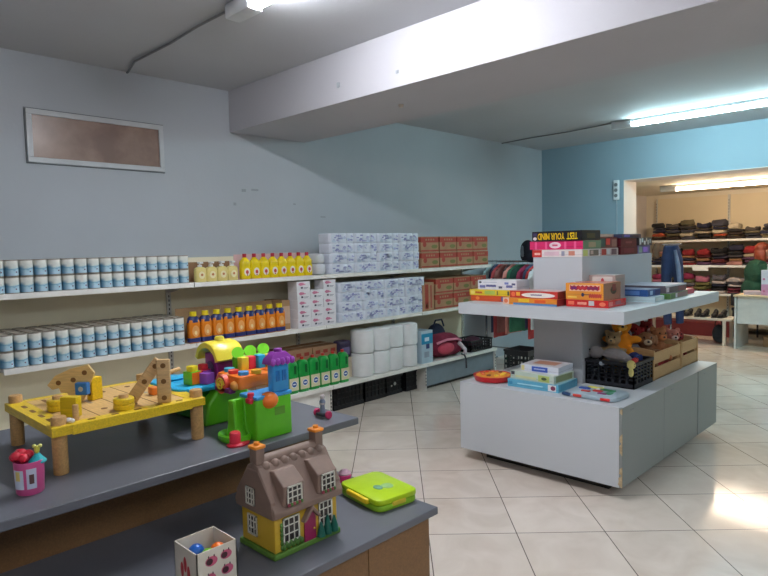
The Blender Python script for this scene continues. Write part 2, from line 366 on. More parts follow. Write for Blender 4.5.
def patch(m, w, z0, z1, y, mt, shape='ell'):
    n = 16; cz = (z0+z1)/2
    if shape == 'ell': pl = [(w/2*math.cos(2*PI*k/n), cz+(z1-z0)/2*math.sin(2*PI*k/n)) for k in range(n)]
    else: pl = [(-w/2, z0), (w/2, z0), (w/2, z1), (-w/2, z1)]
    m.prism(pl, y, y+.004, mt)
# pump soap: 4
def soap(loc, lb, g):
    t = thing('soap_bottle', lb, 'bottle', loc, ANG, g)
    m = MB(); bottle_body(m, .09, .055, [(.85, 0), (1, .006), (1, .085), (.93, .102), (.6, .113), (.3, .116)], P(222, 205, 128, .3)); m.build('bottle', t, smooth=True)
    m = MB(); patch(m, .05, .025, .08, -.030, P(235, 225, 180)); patch(m, .02, .045, .065, -.0315, P(190, 120, 70)); m.build('label', t)
    m = MB(); m.cyl((0, 0, .112), .017, .018, P(235, 235, 232)); m.cyl((0, 0, .128), .006, .014, P(235, 235, 232)); m.rbox(-.016, .016, -.03, .014, .138, .152, .006, P(235, 235, 232)); m.build('pump', t, smooth=True)
    return t
s0 = None
for k in range(4):
    lb = 'cream pump soap bottle on the top shelf, %s' % ['nearest the tins', 'second from the tins', 'third from the tins', 'nearest the yellow bottles'][k]
    l = (SX, 2.365+k*.092, Z1)
    s0 = soap(l, lb, 'cream soap bottles') if s0 is None else (copy_tree(s0, l, ANG, lb) and s0)
def tray(label, y0, y1, z, h, mt, lip=.0, depth=.12, name='cardboard_tray', x=SX, side=False):
    m = MB(); W = (y1-y0)/2; b = depth/2
    m.box(-W, W, -b, b, 0, .003, mt); m.box(-W, W, b-.003, b, 0, h, mt)
    for s in (-1, 1): m.box(s*W-.003 if s > 0 else -W, s*W if s > 0 else -W+.003, -b*(1 if side else .2), b, 0, h if side else h*.5, mt)
    if lip: m.box(-W, W, -b, -b+.003, 0, lip, mt)
    return tag(m.build(name, loc=(x, (y0+y1)/2, z), rot=ANG), label, 'tray')
tray('brown cardboard tray behind the cream soap bottles', 2.312, 2.69, Z1, .15, CARDD, depth=.075, x=SX-.075)
# yellow bottles
def yellow(loc, lb, g):
    t = thing('detergent_bottle', lb, 'bottle', loc, ANG, g)
    m = MB(); bottle_body(m, .086, .062, [(.94, 0), (1.04, .008), (1.04, .08), (.95, .105), (1.0, .125), (.85, .145), (.46, .165), (.25, .178)], P(232, 206, 20, .25)); m.build('bottle', t, smooth=True)
    m = MB(); patch(m, .052, .025, .088, -.034, P(238, 226, 210)); patch(m, .026, .04, .072, -.036, P(196, 70, 60)); patch(m, .012, .028, .037, -.036, P(170, 60, 50)); m.build('label', t)
    m = MB(); m.cyl((0, 0, .172), .016, .03, P(176, 40, 60)); m.build('cap', t, smooth=True)
    return t
s0 = None
nm = ['nearest the soap bottles', 'second from the soap bottles', 'third from the soap bottles', 'fourth from the soap bottles', 'fourth from the paper packs', 'third from the paper packs', 'second from the paper packs', 'nearest the paper packs']
for k in range(8):
    lb = 'yellow detergent bottle with red cap on the top shelf, '+nm[k]; l = (SX, 2.76+k*.0905, Z1+.003)
    s0 = yellow(l, lb, 'yellow detergent bottles') if s0 is None else (copy_tree(s0, l, ANG, lb) and s0)
for a, b, q in ((2.71, 3.07, 'nearer the soap bottles'), (3.075, 3.435, 'nearer the paper packs')):
    tray('pale pink cardboard tray under the yellow bottles, '+q, a, b, Z1, .2, PINKC, depth=.12, x=SX-.02)
# orange bottles
def orange(loc, lb, g):
    t = thing('cleaner_bottle', lb, 'bottle', loc, ANG, g)
    m = MB(); bottle_body(m, .084, .06, [(.98, 0), (1.1, .006), (1.1, .15), (1.0, .168), (.7, .19), (.4, .2)], P(226, 130, 30, .25)); m.build('bottle', t, smooth=True)
    m = MB(); bottle_body(m, .0945, .067, [(1, .004), (1, .036)], P(40, 52, 110)); patch(m, .056, .045, .13, -.0355, P(236, 165, 90)); patch(m, .022, .06, .09, -.0365, P(245, 215, 160)); m.build('label', t, smooth=True)
    m = MB(); m.lathe([(.05, .152), (.044, .185), (.028, .199)], P(34, 44, 100), sy=.72); m.build('neck_label', t, smooth=True)
    m = MB(); m.cyl((0, 0, .198), .026, .034, P(232, 206, 30)); m.build('cap', t, smooth=True)
    return t
s0 = None; on_ = ['nearest the tins', 'second from the tins', 'third from the tins', 'fourth from the tins', 'fifth from the tins', 'sixth from the tins', 'third from the white boxes', 'second from the white boxes', 'nearest the white boxes']
for k in range(9):
    lb = 'orange cleaner bottle with yellow cap on the middle shelf, '+on_[k]; l = (SX, 2.292+k*.0985, Z2+.003)
    s0 = orange(l, lb, 'orange cleaner bottles') if s0 is None else (copy_tree(s0, l, ANG, lb) and s0)
for a, b, q in ((2.243, 2.635, 'nearer the tins'), (2.64, 3.135, 'nearer the white boxes')):
    tray('brown open carton around the orange bottles, '+q, a, b, Z2, .25, CARD, lip=.0, depth=.22, x=SX-.075)
m = MB(); m.box(-.04, .04, -.13, .13, 0, .25, CARD); m.box(-.04, .04, -.1305, -.13, .05, .2, mat((205, 175, 150), .7))
tag(m.build('cardboard_box', loc=(-4.4, 3.18, Z2), rot=ANG, bevel=.003), 'plain brown cardboard box beside the orange bottles', 'box')
# green bottles on the bottom shelf
def green(loc, lb, g):
    t = thing('bleach_bottle', lb, 'bottle', loc, ANG, g)
    G = P(20, 150, 62, .3)
    m = MB(); bottle_body(m, .11, .075, [(.94, 0), (1, .008), (1, .215), (.96, .24), (.8, .262), (.5, .272), (.28, .276)], G); m.box(.004, .026, -.0385, -.03, .165, .235, P(10, 90, 40)); m.build('bottle', t, smooth=True)
    m = MB(); m.box(-.048, .048, -.0392, -.033, .025, .13, P(214, 208, 170)); patch(m, .06, .05, .11, -.0405, P(240, 240, 240)); patch(m, .05, .056, .104, -.0415, P(40, 90, 160)); patch(m, .036, .074, .086, -.0425, P(230, 235, 240)); m.build('label', t)
    m = MB(); m.cyl((0, 0, .274), .016, .024, P(190, 50, 44)); m.build('cap', t, smooth=True)
    return t
s0 = None
for k in range(7):
    lb = 'green bleach bottle with red cap on the bottom shelf, '+['farthest left behind the toy tower', 'second from the left', 'third from the left', 'middle of seven', 'third from the white rolls', 'second from the white rolls', 'nearest the white rolls'][k]; l = (-4.185, 3.03+k*.117, Z3)
    s0 = green(l, lb, 'green bleach bottles') if s0 is None else (copy_tree(s0, l, ANG, lb) and s0)
def carton(name, lb, loc, w, d, h, g=None, red=True, rot=ANG, upright=False, low=False):
    RD = mat((158, 58, 44), .7, 'card', amt=.15); m = MB()
    CB2 = mat((166, 126, 94), .8, 'card', amt=.07); GRN = mat((110, 112, 60), .7, 'card')
    m.box(-w/2, w/2, -d/2, d/2, 0, h, CB2)
    y = -d/2
    def q(x0, x1, z0, z1, mt): m.box(x0, x1, y-.0008, y, z0, z1, mt)
    if upright:
        q(-w*.28, w*.02, h*.08, h*.94, RD); q(w*.2, w*.3, h*.1, h*.9, RD); q(-w*.22, -w*.05, h*.12, h*.25, CB2)
    elif low:
        for k in range(3): q(-w*.4+k*w*.3, -w*.22+k*w*.3, h*.8, h*.9, RD)
    else:
        q(-w/2, w/2, h*.62, h*.95, RD); q(-w/2, w/2, h*.05, h*.14, RD); m.cyl((-w*.3, y-.0012, h*.5), w*.1, .001, RD, axis='y', seg=14)
        m.prism([(w*.26+w*.17*math.cos(a*PI/8), h*.36+h*.13*math.sin(a*PI/8)) for a in range(16)], y-.0012, y, GRN)
        for k in range(4): m.box(-w*.25+k*w*.14, -w*.17+k*w*.14, y-.0012, y, h*.74, h*.86, CB2)
    if not low: m.box(w/2, w/2+.0008, -d/2, d/2, h*.66, h*.95, RD); m.box(-w/2-.0008, -w/2, -d/2, d/2, h*.66, h*.95, RD)
    m.box(-w/2, w/2, -.025, .025, h, h+.0006, mat((196, 166, 130), .3))
    return tag(m.build(name, loc=loc, rot=rot, bevel=.002), lb, 'carton', g)
pos4 = ['nearest the toilet paper', 'second from the toilet paper', 'third from the toilet paper', 'at the far end']
for k in range(4):
    for h in range(2):
        carton('cardboard_carton', 'brown and red carton on the top shelf, %s, %s layer' % (pos4[k], ['lower', 'upper'][h]), (-4.36+random.uniform(-.004, .004), 5.045+k*.305, Z1+.0015+h*.168), .29, .3, .165, 'cartons on the top shelf')
for k in range(3):
    for h in range(2):
        carton('cardboard_carton', 'brown and red carton on the middle shelf, %s, %s layer' % (['nearest the toilet paper', 'middle', 'farthest'][k], ['lower', 'upper'][h]), (-4.36, 5.265+k*.318+h*.01, Z2+.0015+h*.168), .302, .3, .165, 'cartons on the middle shelf')
carton('cardboard_carton', 'brown carton stood on end beside the middle-shelf toilet paper', (-4.34, 4.985, Z2+.0015), .19, .28, .3, upright=True)
for k in range(3):
    carton('cardboard_carton', 'brown carton behind the green bottles, '+['left', 'middle', 'right'][k]+' of three', (-4.45, 3.03+k*.31, Z3+.0015), .3, .26, .33, 'cartons behind the green bottles', low=True)
# toilet paper packs
def pack_mesh(w, d, h, n, blots, seed, blot_c):
    rnd = random.Random(seed); W0 = mat((214, 220, 232), .28, 'film', amt=.05, scale=30); m = MB()
    front = []; N_ = n*6
    for k in range(N_+1):
        u = k/N_; x = -w/2+w*u; front.append((x, -d/2+.010*(1-abs(math.sin(PI*n*u)))**2+(.012 if k in (0, N_) else 0)))
    pl = front+[(w/2, d/2-.01), (w/2-.01, d/2), (-w/2+.01, d/2), (-w/2, d/2-.01)]
    rings = []
    for z, s in ((0, .97), (.006, .995), (.02, 1), (h-.02, 1), (h-.006, .995), (h, .965)): rings.append([(x*s, y*s, z) for x, y in pl])
    m.loft(rings, W0)
    for b in range(blots):
        x = -w/2+w*(.1+.8*rnd.random()); z = h*(.15+.65*rnd.random()); a = .005+.016*rnd.random(); c = .003+.007*rnd.random()
        pts = [(x+a*(math.cos(q*PI/5))*(1+.3*rnd.random()), z+c*math.sin(q*PI/5)*(1+.5*rnd.random())) for q in range(10)]
        m.prism(pts, -d/2-.0012, -d/2+.006, blot_c[b % len(blot_c)])
    return m
BL = [mat((166, 170, 208), .4), mat((188, 196, 220), .4), mat((140, 144, 190), .4), mat((196, 210, 228), .4)]
protos = [pack_mesh(.302, .17, .0905, 3, 22, s, BL) for s in range(4)]
pm = []
for s, mb in enumerate(protos):
    o = tag(mb.build('toilet_paper_pack', smooth=True), 'x', 'toilet paper'); pm.append(o)
used = set()
def place(o, loc, rot, lb, g):
    if id(o) not in used:
        used.add(id(o)); o.location = loc; o.rotation_euler = (0, 0, rot); tag(o, lb, None, g); return o
    return copy_tree(o, loc, rot, lb, g)
col4 = ['first column by the bottles', 'second column', 'third column', 'last column by the cartons']; row4 = ['bottom', 'second', 'third', 'top']
k_ = 0
for c in range(4):
    for r in range(4):
        place(pm[(c*3+r*2+(c*r)) % 4], (-4.285+random.uniform(-.006, .006), 3.79+c*.308, Z1+.001+r*.0925), ANG+random.uniform(-.01, .01),
              'toilet paper pack on the top shelf, %s, %s layer' % (['column beside the yellow bottles', 'second column from the yellow bottles', 'second column from the cartons', 'column beside the cartons'][c], row4[r]), 'toilet paper packs on the top shelf')
        place(pm[(c*2+r*3+1) % 4], (-4.285+random.uniform(-.006, .006), 3.905+c*.2995-(.02 if c == 0 else .02), Z2+.001+r*.0925), ANG+random.uniform(-.01, .01),
              'toilet paper pack on the middle shelf, %s, %s layer' % (['column beside the small boxes', 'second column from the small boxes', 'second column from the cartons', 'column beside the cartons'][c], row4[r]), 'toilet paper packs on the middle shelf')
for o in pm: pass
# cloudy bag of rolls next to yellow bottles
m = MB(); m.rbox(-.055, .055, -.09, .09, 0, .1, .04, mat((205, 208, 214), .3, 'film')); m.rbox(-.05, .05, -.085, .085, .098, .19, .04, mat((205, 208, 214), .3, 'film'))
tag(m.build('plastic_roll_pack', loc=(-4.30, 3.55, Z1+.001), rot=ANG, smooth=True), 'cloudy plastic wrapped roll pack between the yellow bottles and toilet paper', 'roll pack')
# small white boxes with pink marks
WBX = P(224, 222, 226, .5)
def wbox():
    m = MB(); m.box(-.0715, .0715, -.1, .03, 0, .08, WBX); PK = P(204, 120, 150); GY = P(110, 110, 130)
    m.prism([(-.025+.03*math.cos(a*PI/5), .057+.011*math.sin(a*PI/5)*(1+.4*(a % 2))) for a in range(10)], -.101, -.1, PK)
    m.box(-.005, .02, -.101, -.1, .05, .058, PK); m.box(-.03, -.008, -.101, -.1, .018, .034, P(60, 60, 80)); m.box(.0, .05, -.101, -.1, .024, .028, GY); m.box(.0, .04, -.101, -.1, .016, .019, GY)
    return tag(m.build('small_box', bevel=.002), 'x', 'box')
wb = wbox(); W_ = [('left', 0), ('middle', 1), ('right', 2)]
for cn, c in W_:
    for r in range(5):
        if c == 1 and r == 4: continue
        place(wb, (-4.3+random.uniform(-.003, .003), 3.322+c*.146, Z2+.001+r*.0812), ANG, 'small white box with pink mark on the middle shelf, %s column, %s' % (cn, ['bottom box', 'second box up', 'third box up', 'fourth box up', 'topmost box'][r]), 'small white boxes beside the orange bottles')
# big white rolls on the bottom shelf
def roll():
    m = MB(); W0 = mat((226, 228, 228), .4, 'film', amt=.04)
    m.lathe([(.09, 0), (.103, .008), (.107, .03), (.107, .19), (.102, .212), (.085, .22)], W0, seg=20, sy=1.15); return tag(m.build('paper_roll', smooth=True), 'x', 'paper roll')
ro = roll()
for c in range(4):
    for r in range(2):
        place(ro, (-4.245, 4.035+c*.212+(.012 if r else 0), Z3+.001+r*.2215), ANG+c, 'large white wrapped paper roll, %s, %s' % (['beside the green bottles', 'second column', 'third column', 'beside the teal pack'][c], ['lower layer', 'upper layer'][r]), 'large white rolls on the bottom shelf')
m = MB(); m.rbox(-.075, .075, -.06, .06, 0, .16, .03, P(56, 48, 76)); m.box(-.05, .04, -.0615, -.06, .03, .1, P(110, 100, 140)); m.box(-.065, .065, -.06, .06, -.19, 0, mat((196, 182, 160), .8, 'card'))
tag(m.build('dark_pack', loc=(-4.33, 3.86, Z3+.191), rot=ANG), 'dark purple pack on a carton behind the green bottles and rolls', 'pack')
m = MB(); m.box(-.09, .09, -.09, .09, 0, .34, mat((176, 196, 208), .3, 'film')); m.box(-.09, .09, -.0912, -.09, .2, .31, P(30, 140, 180)); m.box(-.04, .03, -.0924, -.091, .23, .27, P(220, 230, 240)); m.box(-.02, .035, -.0924, -.091, .15, .2, P(50, 60, 110)); m.box(-.05, .03, -.092, -.0912, .06, .12, P(150, 160, 175))
t = tag(m.build('nappy_pack', loc=(-4.24, 4.895, Z3+.001), rot=ANG, bevel=.012, bseg=3), 'pale pack with teal band beside the white rolls', 'pack')
# bags on the bottom shelf
def blob(name, parts, mt, vox, parent=None, loc=(0, 0, 0), rot=0, label=None):
    m = MB()
    for p in parts:
        if p[0] == 'e': m.ell(p[1], p[2], mt, 14, 9, T=(p[3] if len(p) > 3 else None))
        else: m.tube(p[1], p[2], mt, seg=10)
    return m.build(name, parent, loc, rot, remesh=vox, label=label)
t = thing('backpack', 'maroon and pink padded backpack on the bottom shelf', 'backpack', (-4.26, 5.3, Z3), ANG)
t.scale = (1.12, 1.05, 1.12)
blob('body', [('e', (0, 0, .12), (.24, .13, .12)), ('e', (-.08, .01, .12), (.17, .13, .115)), ('e', (.12, 0, .09), (.13, .12, .09))], CL(122, 30, 56), .012, t)
blob('front_pocket', [('e', (-.08, -.105, .1), (.12, .05, .06))], CL(190, 70, 90), .01, t)
m = MB(); m.tube([(-.2, -.09, .16), (-.1, -.14, .19), (.05, -.14, .18), (.16, -.1, .15)], .012, CL(214, 130, 150)); m.tube([(.1, -.12, .14), (.17, -.15, .06), (.15, -.16, .02)], .02, CL(200, 190, 196)); m.build('piping', t, smooth=True)
m = MB(); m.tube([(.13, -.13, .02), (.14, -.165, .008), (.15, -.175, -.03), (.155, -.175, -.12)], .009, P(40, 34, 44)); m.build('strap', t, smooth=True)
t = thing('shoulder_bag', 'dark navy patterned bag leaning behind the maroon backpack', 'bag', (-4.49, 5.45, Z3), ANG)
blob('body', [('e', (0, 0, .17), (.17, .07, .17)), ('e', (.05, 0, .1), (.15, .08, .1))], CL(52, 60, 84), .012, t)
m = MB(); m.tube([(-.1, -.04, .3), (-.06, -.05, .38), (.05, -.05, .38), (.1, -.04, .3)], .01, CL(60, 70, 95)); m.build('handle', t, smooth=True)
def crate(lb, loc, w, d, h, rot, mt, name='plastic_crate', slats=6, hl=None, cat='crate', grid=False):
    t = thing(name, lb, cat, loc, rot); m = MB(); th = .008
    m.box(-w/2, w/2, -d/2, d/2, 0, .008, mt)
    for s in (-1, 1):
        for ax in (0, 1):
            L_ = (w if ax == 0 else d)
            def bx(u0, u1, z0, z1):
                if ax == 0: m.box(u0, u1, s*d/2-(th if s > 0 else 0), s*d/2+(th if s < 0 else 0), z0, z1, mt)
                else: m.box(s*w/2-(th if s > 0 else 0), s*w/2+(th if s < 0 else 0), u0, u1, z0, z1, mt)
            bx(-L_/2, L_/2, 0, h*.18); bx(-L_/2, L_/2, h*.86, h)
            n = max(3, int(L_/.045))
            for k in range(n+1):
                u = -L_/2+L_*k/n; bx(max(-L_/2, u-.008), min(L_/2, u+.008), h*.18, h*.86)
            for z in ([.4, .62] if not grid else [.32, .46, .6, .73]): bx(-L_/2, L_/2, h*z, h*(z+.05))
    if hl: m.box(-w/2+th, w/2-th, -d/2+th, d/2-th, .008, h*.9, mt)
    m.build('basket', t)
    m = MB(); m.box(-w/2-.006, w/2+.006, -d/2-.006, -d/2, h-.02, h, mt); m.box(-w/2-.006, w/2+.006, d/2, d/2+.006, h-.02, h, mt); m.box(-w/2-.006, -w/2, -d/2, d/2, h-.02, h, mt); m.box(w/2, w/2+.006, -d/2, d/2, h-.02, h, mt)
    m.build('rim', t)
    return t
BLK = P(28, 29, 33, .5)
t = crate('low black basket with dark maroon cloth at the far end of the bottom shelf', (-4.3, 5.87, Z3), .42, .3, .13, ANG, BLK)
tag(blob('folded_cloth', [('e', (0, 0, 0), (.17, .12, .055)), ('e', (.06, .02, .02), (.1, .1, .05))], CL(70, 30, 48), .012, loc=(-4.3, 5.87, Z3+.075), rot=ANG), 'dark maroon cloth lying in the low black basket', 'cloth')
for k, (y, w, x, h) in enumerate(((3.88, .4, -4.42, .225), (4.25, .3, -4.43, .215), (4.53, .24, -4.44, .2), (4.8, .24, -4.42, .215))):
    crate('black plastic crate on the floor under the bottom shelf, %s' % ['nearest the white base panel', 'second from the white base panel', 'third along, with a white sticker', 'farthest, by the grey base panel'][k], (x, y, .001), w, .3, h, ANG, BLK, hl=1)['group'] = 'black crates under the shelf'
m = MB(); m.cyl((0, 0, 0), .018, .002, P(220, 220, 215), axis='y'); m.cyl((-.05, 0, -.015), .01, .002, P(220, 220, 215), axis='y')
o = m.build('sticker', loc=(0, -.158, .11)); o.parent = [q for q in COL.objects if q.get('label', '').endswith('with a white sticker')][0]
# ---------------------------------------------------------------- display island
DW = mat((192, 197, 202), .45, 'laminate', amt=.02, scale=2); DW_SHADE = mat((130, 136, 134), .35, 'laminate', amt=.02, scale=2); CHIP = mat((184, 162, 128), .9, 'chipboard', amt=.2, scale=60); DK = P(30, 31, 33)  # doors: same laminate darkened, shade of the island's right side put into the colour
isl = thing('display_island', 'grey white stepped display island standing in the middle of the tiled floor', 'display stand', (-2.03, 4.3, 0))
def W(o): m = MB(); m.T = TR(-o.location[0], -o.location[1], -o.location[2]); return m
X0, X1, Y0, Y1 = -2.611, -1.456, 3.427, 5.184
m = W(isl); m.box(X0, X1-.018, Y0, Y1, .08, .552, DW); m.box(X0+.001, X1, Y0+.018, Y1, .5515, .5525, DW)
m.build('base_cabinet', isl, bevel=.002)
for a, b in ((Y0+.002, 4.08), (4.084, 4.735), (4.755, Y1)):
    m = W(isl); m.box(X1-.018, X1, a, b, .082, .55, DW_SHADE)
    d = m.build('cabinet_door', isl, bevel=.0015)
    m = W(isl); yy = a+.12; m.box(X1-.0002, X1+.003, yy, yy+.045, .515, .521, P(120, 126, 130)) if b > 4.1 or True else None
    q = m.build('finger_pull', d)
m = W(isl); m.box(X0+.12, X1-.14, Y0+.14, Y1-.14, 0, .08, P(52, 48, 44, .6)); m.build('plinth', isl)  # plinth colour darkened to stand in for the contact shadow under the island
m = W(isl); rnd = random.Random(4)
for z, h, wd in ((.12, .075, .034), (.18, .05, .026), (.31, .075, .016), (.37, .06, .02), (.53, .035, .02)):
    pts = [(X1-.0005, z-h/2), (X1-.0005, z+h/2)]+[(X1-wd*(.5+.5*rnd.random()), z+h/2-h*k/4) for k in range(1, 4)]
    m.prism([(p[0]+.001, p[1]) for p in pts], Y0-.0012, Y0+.004, CHIP); m.box(X1, X1+.001, Y0, Y0+.006, z-h/2, z+h/2, CHIP)
m.build('chipped_edge', isl)
SLX0, SLX1, SLY0, SLY1 = -2.702, -1.493, 3.542, 5.348
m = W(isl); m.box(SLX0, SLX1, SLY0, SLY1, 1.016, 1.094, DW); m.build('middle_shelf', isl, bevel=.002)
CX0, CX1, CY0, CY1 = -2.282, -1.914, 3.868, 5.071
m = W(isl); m.box(CX0, CX1, CY0, CY1, .5525, 1.016, mat((170, 174, 178), .5, 'laminate', amt=.02)); m.build('column', isl, bevel=.002)
m = W(isl); m.box(CX0, CX1, CY0, CY1, 1.094, 1.409, DW); m.build('top_block', isl, bevel=.002)

# ---------------------------------------------------------------- board games and toys on the island
def gbox(label, x, y, z, w, d, h, rot, base, top=None, pats=(), cat='board game', name='board_game_box', gl=.3, group=None, txt=None):
    m = MB(); B = P(*base, rough=gl); m.box(-w/2, w/2, -d/2, d/2, 0, h, B)
    e = .0008
    if top: m.box(-w/2+.004, w/2-.004, -d/2+.004, d/2-.004, h-.0002, h+e, P(*top, rough=gl))
    for p in pats:
        f, u0, v0, u1, v1, c = p[:6]; mt = P(*c, rough=gl); k = e*(1+.7*(p[6] if len(p) > 6 else 0)); sh = p[7] if len(p) > 7 else 'b'
        if sh == 'o':
            cu, cv, ru, rv = (u0+u1)/2, (v0+v1)/2, (u1-u0)/2, (v1-v0)/2
            pl = [(cu+ru*math.cos(a*PI/8), cv+rv*math.sin(a*PI/8)) for a in range(16)]
        elif sh == 's':   # wavy lettering-like stroke
            n = 14; pl = [(u0+(u1-u0)*i/n, v1-(v1-v0)*.25*(i % 2)) for i in range(n+1)]+[(u1-(u1-u0)*i/n, v0+(v1-v0)*.25*((i+1) % 2)) for i in range(n+1)]
        else: pl = [(u0, v0), (u1, v0), (u1, v1), (u0, v1)]
        if f == 'f': m.prism([(-w/2+u*w, v*h) for u, v in pl], -d/2-k, -d/2+.0005, mt)
        elif f == 'r': m.prism([(-d/2+u*d, v*h) for u, v in pl], w/2-.0005, w/2+k, mt, 'yz')
        else: m.prism([(-w/2+u*w, -d/2+v*d) for u, v in pl], h-.0005, h+e+k, mt, 'xy')
    if txt:
        for s, sz, c, cx, cz, up in txt:
            m.text(s, sz, P(*c, rough=gl), TR(-w/2+cx*w, -d/2-e, cz*h) @ RX(90) @ (RZ(180) if up else Matrix.Identity(4)) @ Matrix.Diagonal((.56, .95, 1, 1)), bold=sz*.02)
    m.box(-w/2-e*.4, w/2+e*.4, -d/2-e*.4, d/2+e*.4, h*.30, h*.30+.0012, P(*[int(c*.6) for c in base]))
    return tag(m.build(name, loc=(x, y, z), rot=math.radians(rot)), label, cat, group)
zt = 1.41
WH = (232, 228, 226)
# on the top block
gbox('white and red game box at the bottom of the front stack on the top block', -2.1, 4.0, zt, .375, .27, .05, 0, (226, 218, 216), (220, 210, 205),
     [('f', 0, 0, .2, 1, (196, 50, 44)), ('f', .05, .3, .17, .6, (240, 200, 180), 1), ('f', .25, .2, .55, .75, (220, 190, 200), 1), ('f', .6, .15, .66, .8, (150, 150, 170), 1), ('f', .74, .2, .86, .8, (200, 130, 110), 1), ('r', .05, .1, .3, .9, (210, 220, 130)), ('r', .4, .1, .9, .9, (120, 110, 100)), ('r', .45, .3, .6, .8, (200, 180, 170), 1)])
gbox('bright pink game box with white oval in the front stack on the top block', -2.112, 4.01, zt+.052, .40, .27, .058, 0, (214, 44, 104), (214, 60, 110),
     [('f', .1, .05, .14, .95, (236, 100, 150)), ('f', .3, .05, .34, .95, (236, 100, 150)), ('f', .66, .05, .7, .95, (236, 100, 150)), ('f', .84, .05, .88, .95, (236, 100, 150)), ('f', .38, .12, .6, .88, (238, 214, 220), 1, 'o'), ('f', .44, .4, .54, .6, (214, 90, 120), 2), ('r', 0, 0, 1, 1, (110, 140, 110)), ('r', .3, .2, .7, .8, (170, 150, 120), 1)])
gbox('black quiz game box with yellow upside-down lettering on top of the front stack', -2.1, 4.0, zt+.112, .375, .27, .066, 0, (26, 24, 28), (40, 38, 40),
     [('f', .02, .5, .1, .85, (70, 60, 100)), ('f', .02, .08, .1, .42, (226, 216, 220), 1, 'o'), ('r', .05, .1, .95, .9, (34, 38, 48)), ('r', .25, .2, .7, .7, (84, 78, 50), 1)],
     txt=[('TEST', .066, (236, 200, 30), .81, .5, True), ('YOUR', .066, (236, 190, 30), .525, .5, True), ('MIND', .066, (240, 190, 30), .24, .5, True)])
def stack(specs, z):
    for s in specs:
        h = s[6]; gbox(s[0], s[1], s[2], z, s[3], s[4], h, s[5], s[7], s[8], s[9] if len(s) > 9 else ()); z += h+.0015
stack([('pale game box with red picture, lowest of the second stack on the top block', -2.07, 4.29, .31, .3, 1, .052, (206, 190, 190), (190, 180, 170), [('r', .05, .1, .3, .9, (190, 60, 60)), ('r', .35, .2, .5, .9, (220, 220, 225)), ('r', .6, .1, .9, .9, (120, 90, 100))]),
       ('dark red game box with pictures, second in the second stack on the top block', -2.075, 4.29, .3, .3, -1, .075, (112, 52, 50), (110, 50, 50), [('r', .05, .1, .35, .9, (70, 96, 90)), ('r', .4, .3, .6, .9, (214, 70, 60)), ('r', .7, .1, .95, .8, (150, 110, 100))]),
       ('tan flat game box, topmost of the second stack on the top block', -2.09, 4.28, .3, .28, 2, .022, (196, 160, 140), (180, 150, 135), [('r', .1, .2, .9, .8, (226, 200, 180))])], zt)
stack([('deep red game box, lowest of the third stack on the top block', -2.06, 4.62, .3, .31, 0, .058, (96, 26, 40), (90, 30, 40), [('r', .2, .2, .8, .8, (120, 40, 56))]),
       ('maroon game box with faint lettering, second in the third stack on the top block', -2.06, 4.61, .3, .3, 1, .062, (104, 32, 44), (100, 30, 40), [('r', .3, .35, .7, .65, (150, 80, 90), 0, 's')]),
       ('dark blue flat game box, topmost of the third stack on the top block', -2.05, 4.61, .33, .33, -1, .028, (58, 58, 84), (70, 66, 80), [('r', .1, .2, .4, .8, (110, 100, 180)), ('r', .55, .3, .9, .7, (90, 60, 60))])], zt)
stack([('purple and blue game box, lowest of the far stack on the top block', -2.07, 4.94, .29, .25, 0, .062, (110, 104, 160), (120, 112, 160), [('r', .1, .1, .35, .9, (120, 150, 140)), ('r', .45, .2, .8, .8, (150, 110, 210))]),
       ('black and white patterned game box, topmost of the far stack on the top block', -2.06, 4.94, .29, .28, 2, .06, (70, 70, 76), (60, 60, 64), [('r', .04, .1, .16, .9, (220, 226, 230)), ('r', .2, .4, .32, .95, (210, 226, 230)), ('r', .38, .1, .5, .6, (226, 230, 232)), ('r', .55, .5, .62, .95, (226, 210, 190)), ('r', .66, .1, .76, .7, (214, 214, 214)), ('r', .82, .3, .94, .8, (180, 190, 190)), ('f', .1, .1, .3, .9, (220, 226, 230)), ('f', .5, .2, .7, .9, (220, 226, 230))])], zt)
# on the middle shelf
zs = 1.0945
gbox('orange red flat game box under the yellow one on the left corner of the island', -2.555, 3.84, zs, .36, .20, .040, -1, (206, 80, 40), (200, 90, 50), [('f', .12, .2, .22, .8, (236, 140, 70), 0, 'o'), ('f', .75, .1, .95, .9, (90, 90, 150))])
gbox('yellow flat game box at the left corner of the middle shelf', -2.56, 3.84, zs+.0415, .37, .20, .042, 1, (226, 196, 50), (220, 200, 80), [('f', .03, .2, .12, .8, (240, 220, 120)), ('f', .14, .3, .3, .7, (190, 90, 50), 0, 's'), ('f', .36, .2, .6, .85, (170, 190, 90)), ('f', .64, .15, .67, .85, (120, 110, 60)), ('f', .88, .15, .92, .85, (90, 90, 70))])
gbox('white game box with dark scribbled lettering on top of the yellow game box', -2.515, 3.84, zs+.085, .33, .17, .068, 0, (226, 224, 230), (222, 222, 224), [('f', .03, .65, .1, .88, (70, 70, 80), 0, 'o'), ('f', .14, .74, .5, .8, (180, 180, 195)), ('f', .05, .12, .2, .5, (110, 110, 160), 0, 's'), ('f', .22, .25, .48, .55, (90, 90, 140), 0, 's'), ('f', .55, .12, .64, .4, (80, 80, 110), 0, 's'), ('f', .7, .55, .8, .85, (120, 130, 190), 0, 's'), ('f', .74, .2, .9, .55, (110, 110, 160), 0, 's'), ('f', .88, .5, .97, .75, (80, 80, 120), 0, 's')])
gbox('orange and blue flat game box at the front edge of the middle shelf', -2.17, 3.71, zs, .41, .18, .045, 0, (226, 140, 50), (220, 150, 60), [('f', .0, .0, .12, 1, (236, 200, 180)), ('f', .02, .2, .1, .85, (226, 120, 80), 1, 'o'), ('f', .2, 0, 1, .3, (80, 130, 180)), ('f', .3, .45, .5, .9, (236, 196, 50)), ('f', .6, .4, .8, .85, (220, 90, 40)), ('r', 0, 0, 1, 1, (150, 50, 50))])
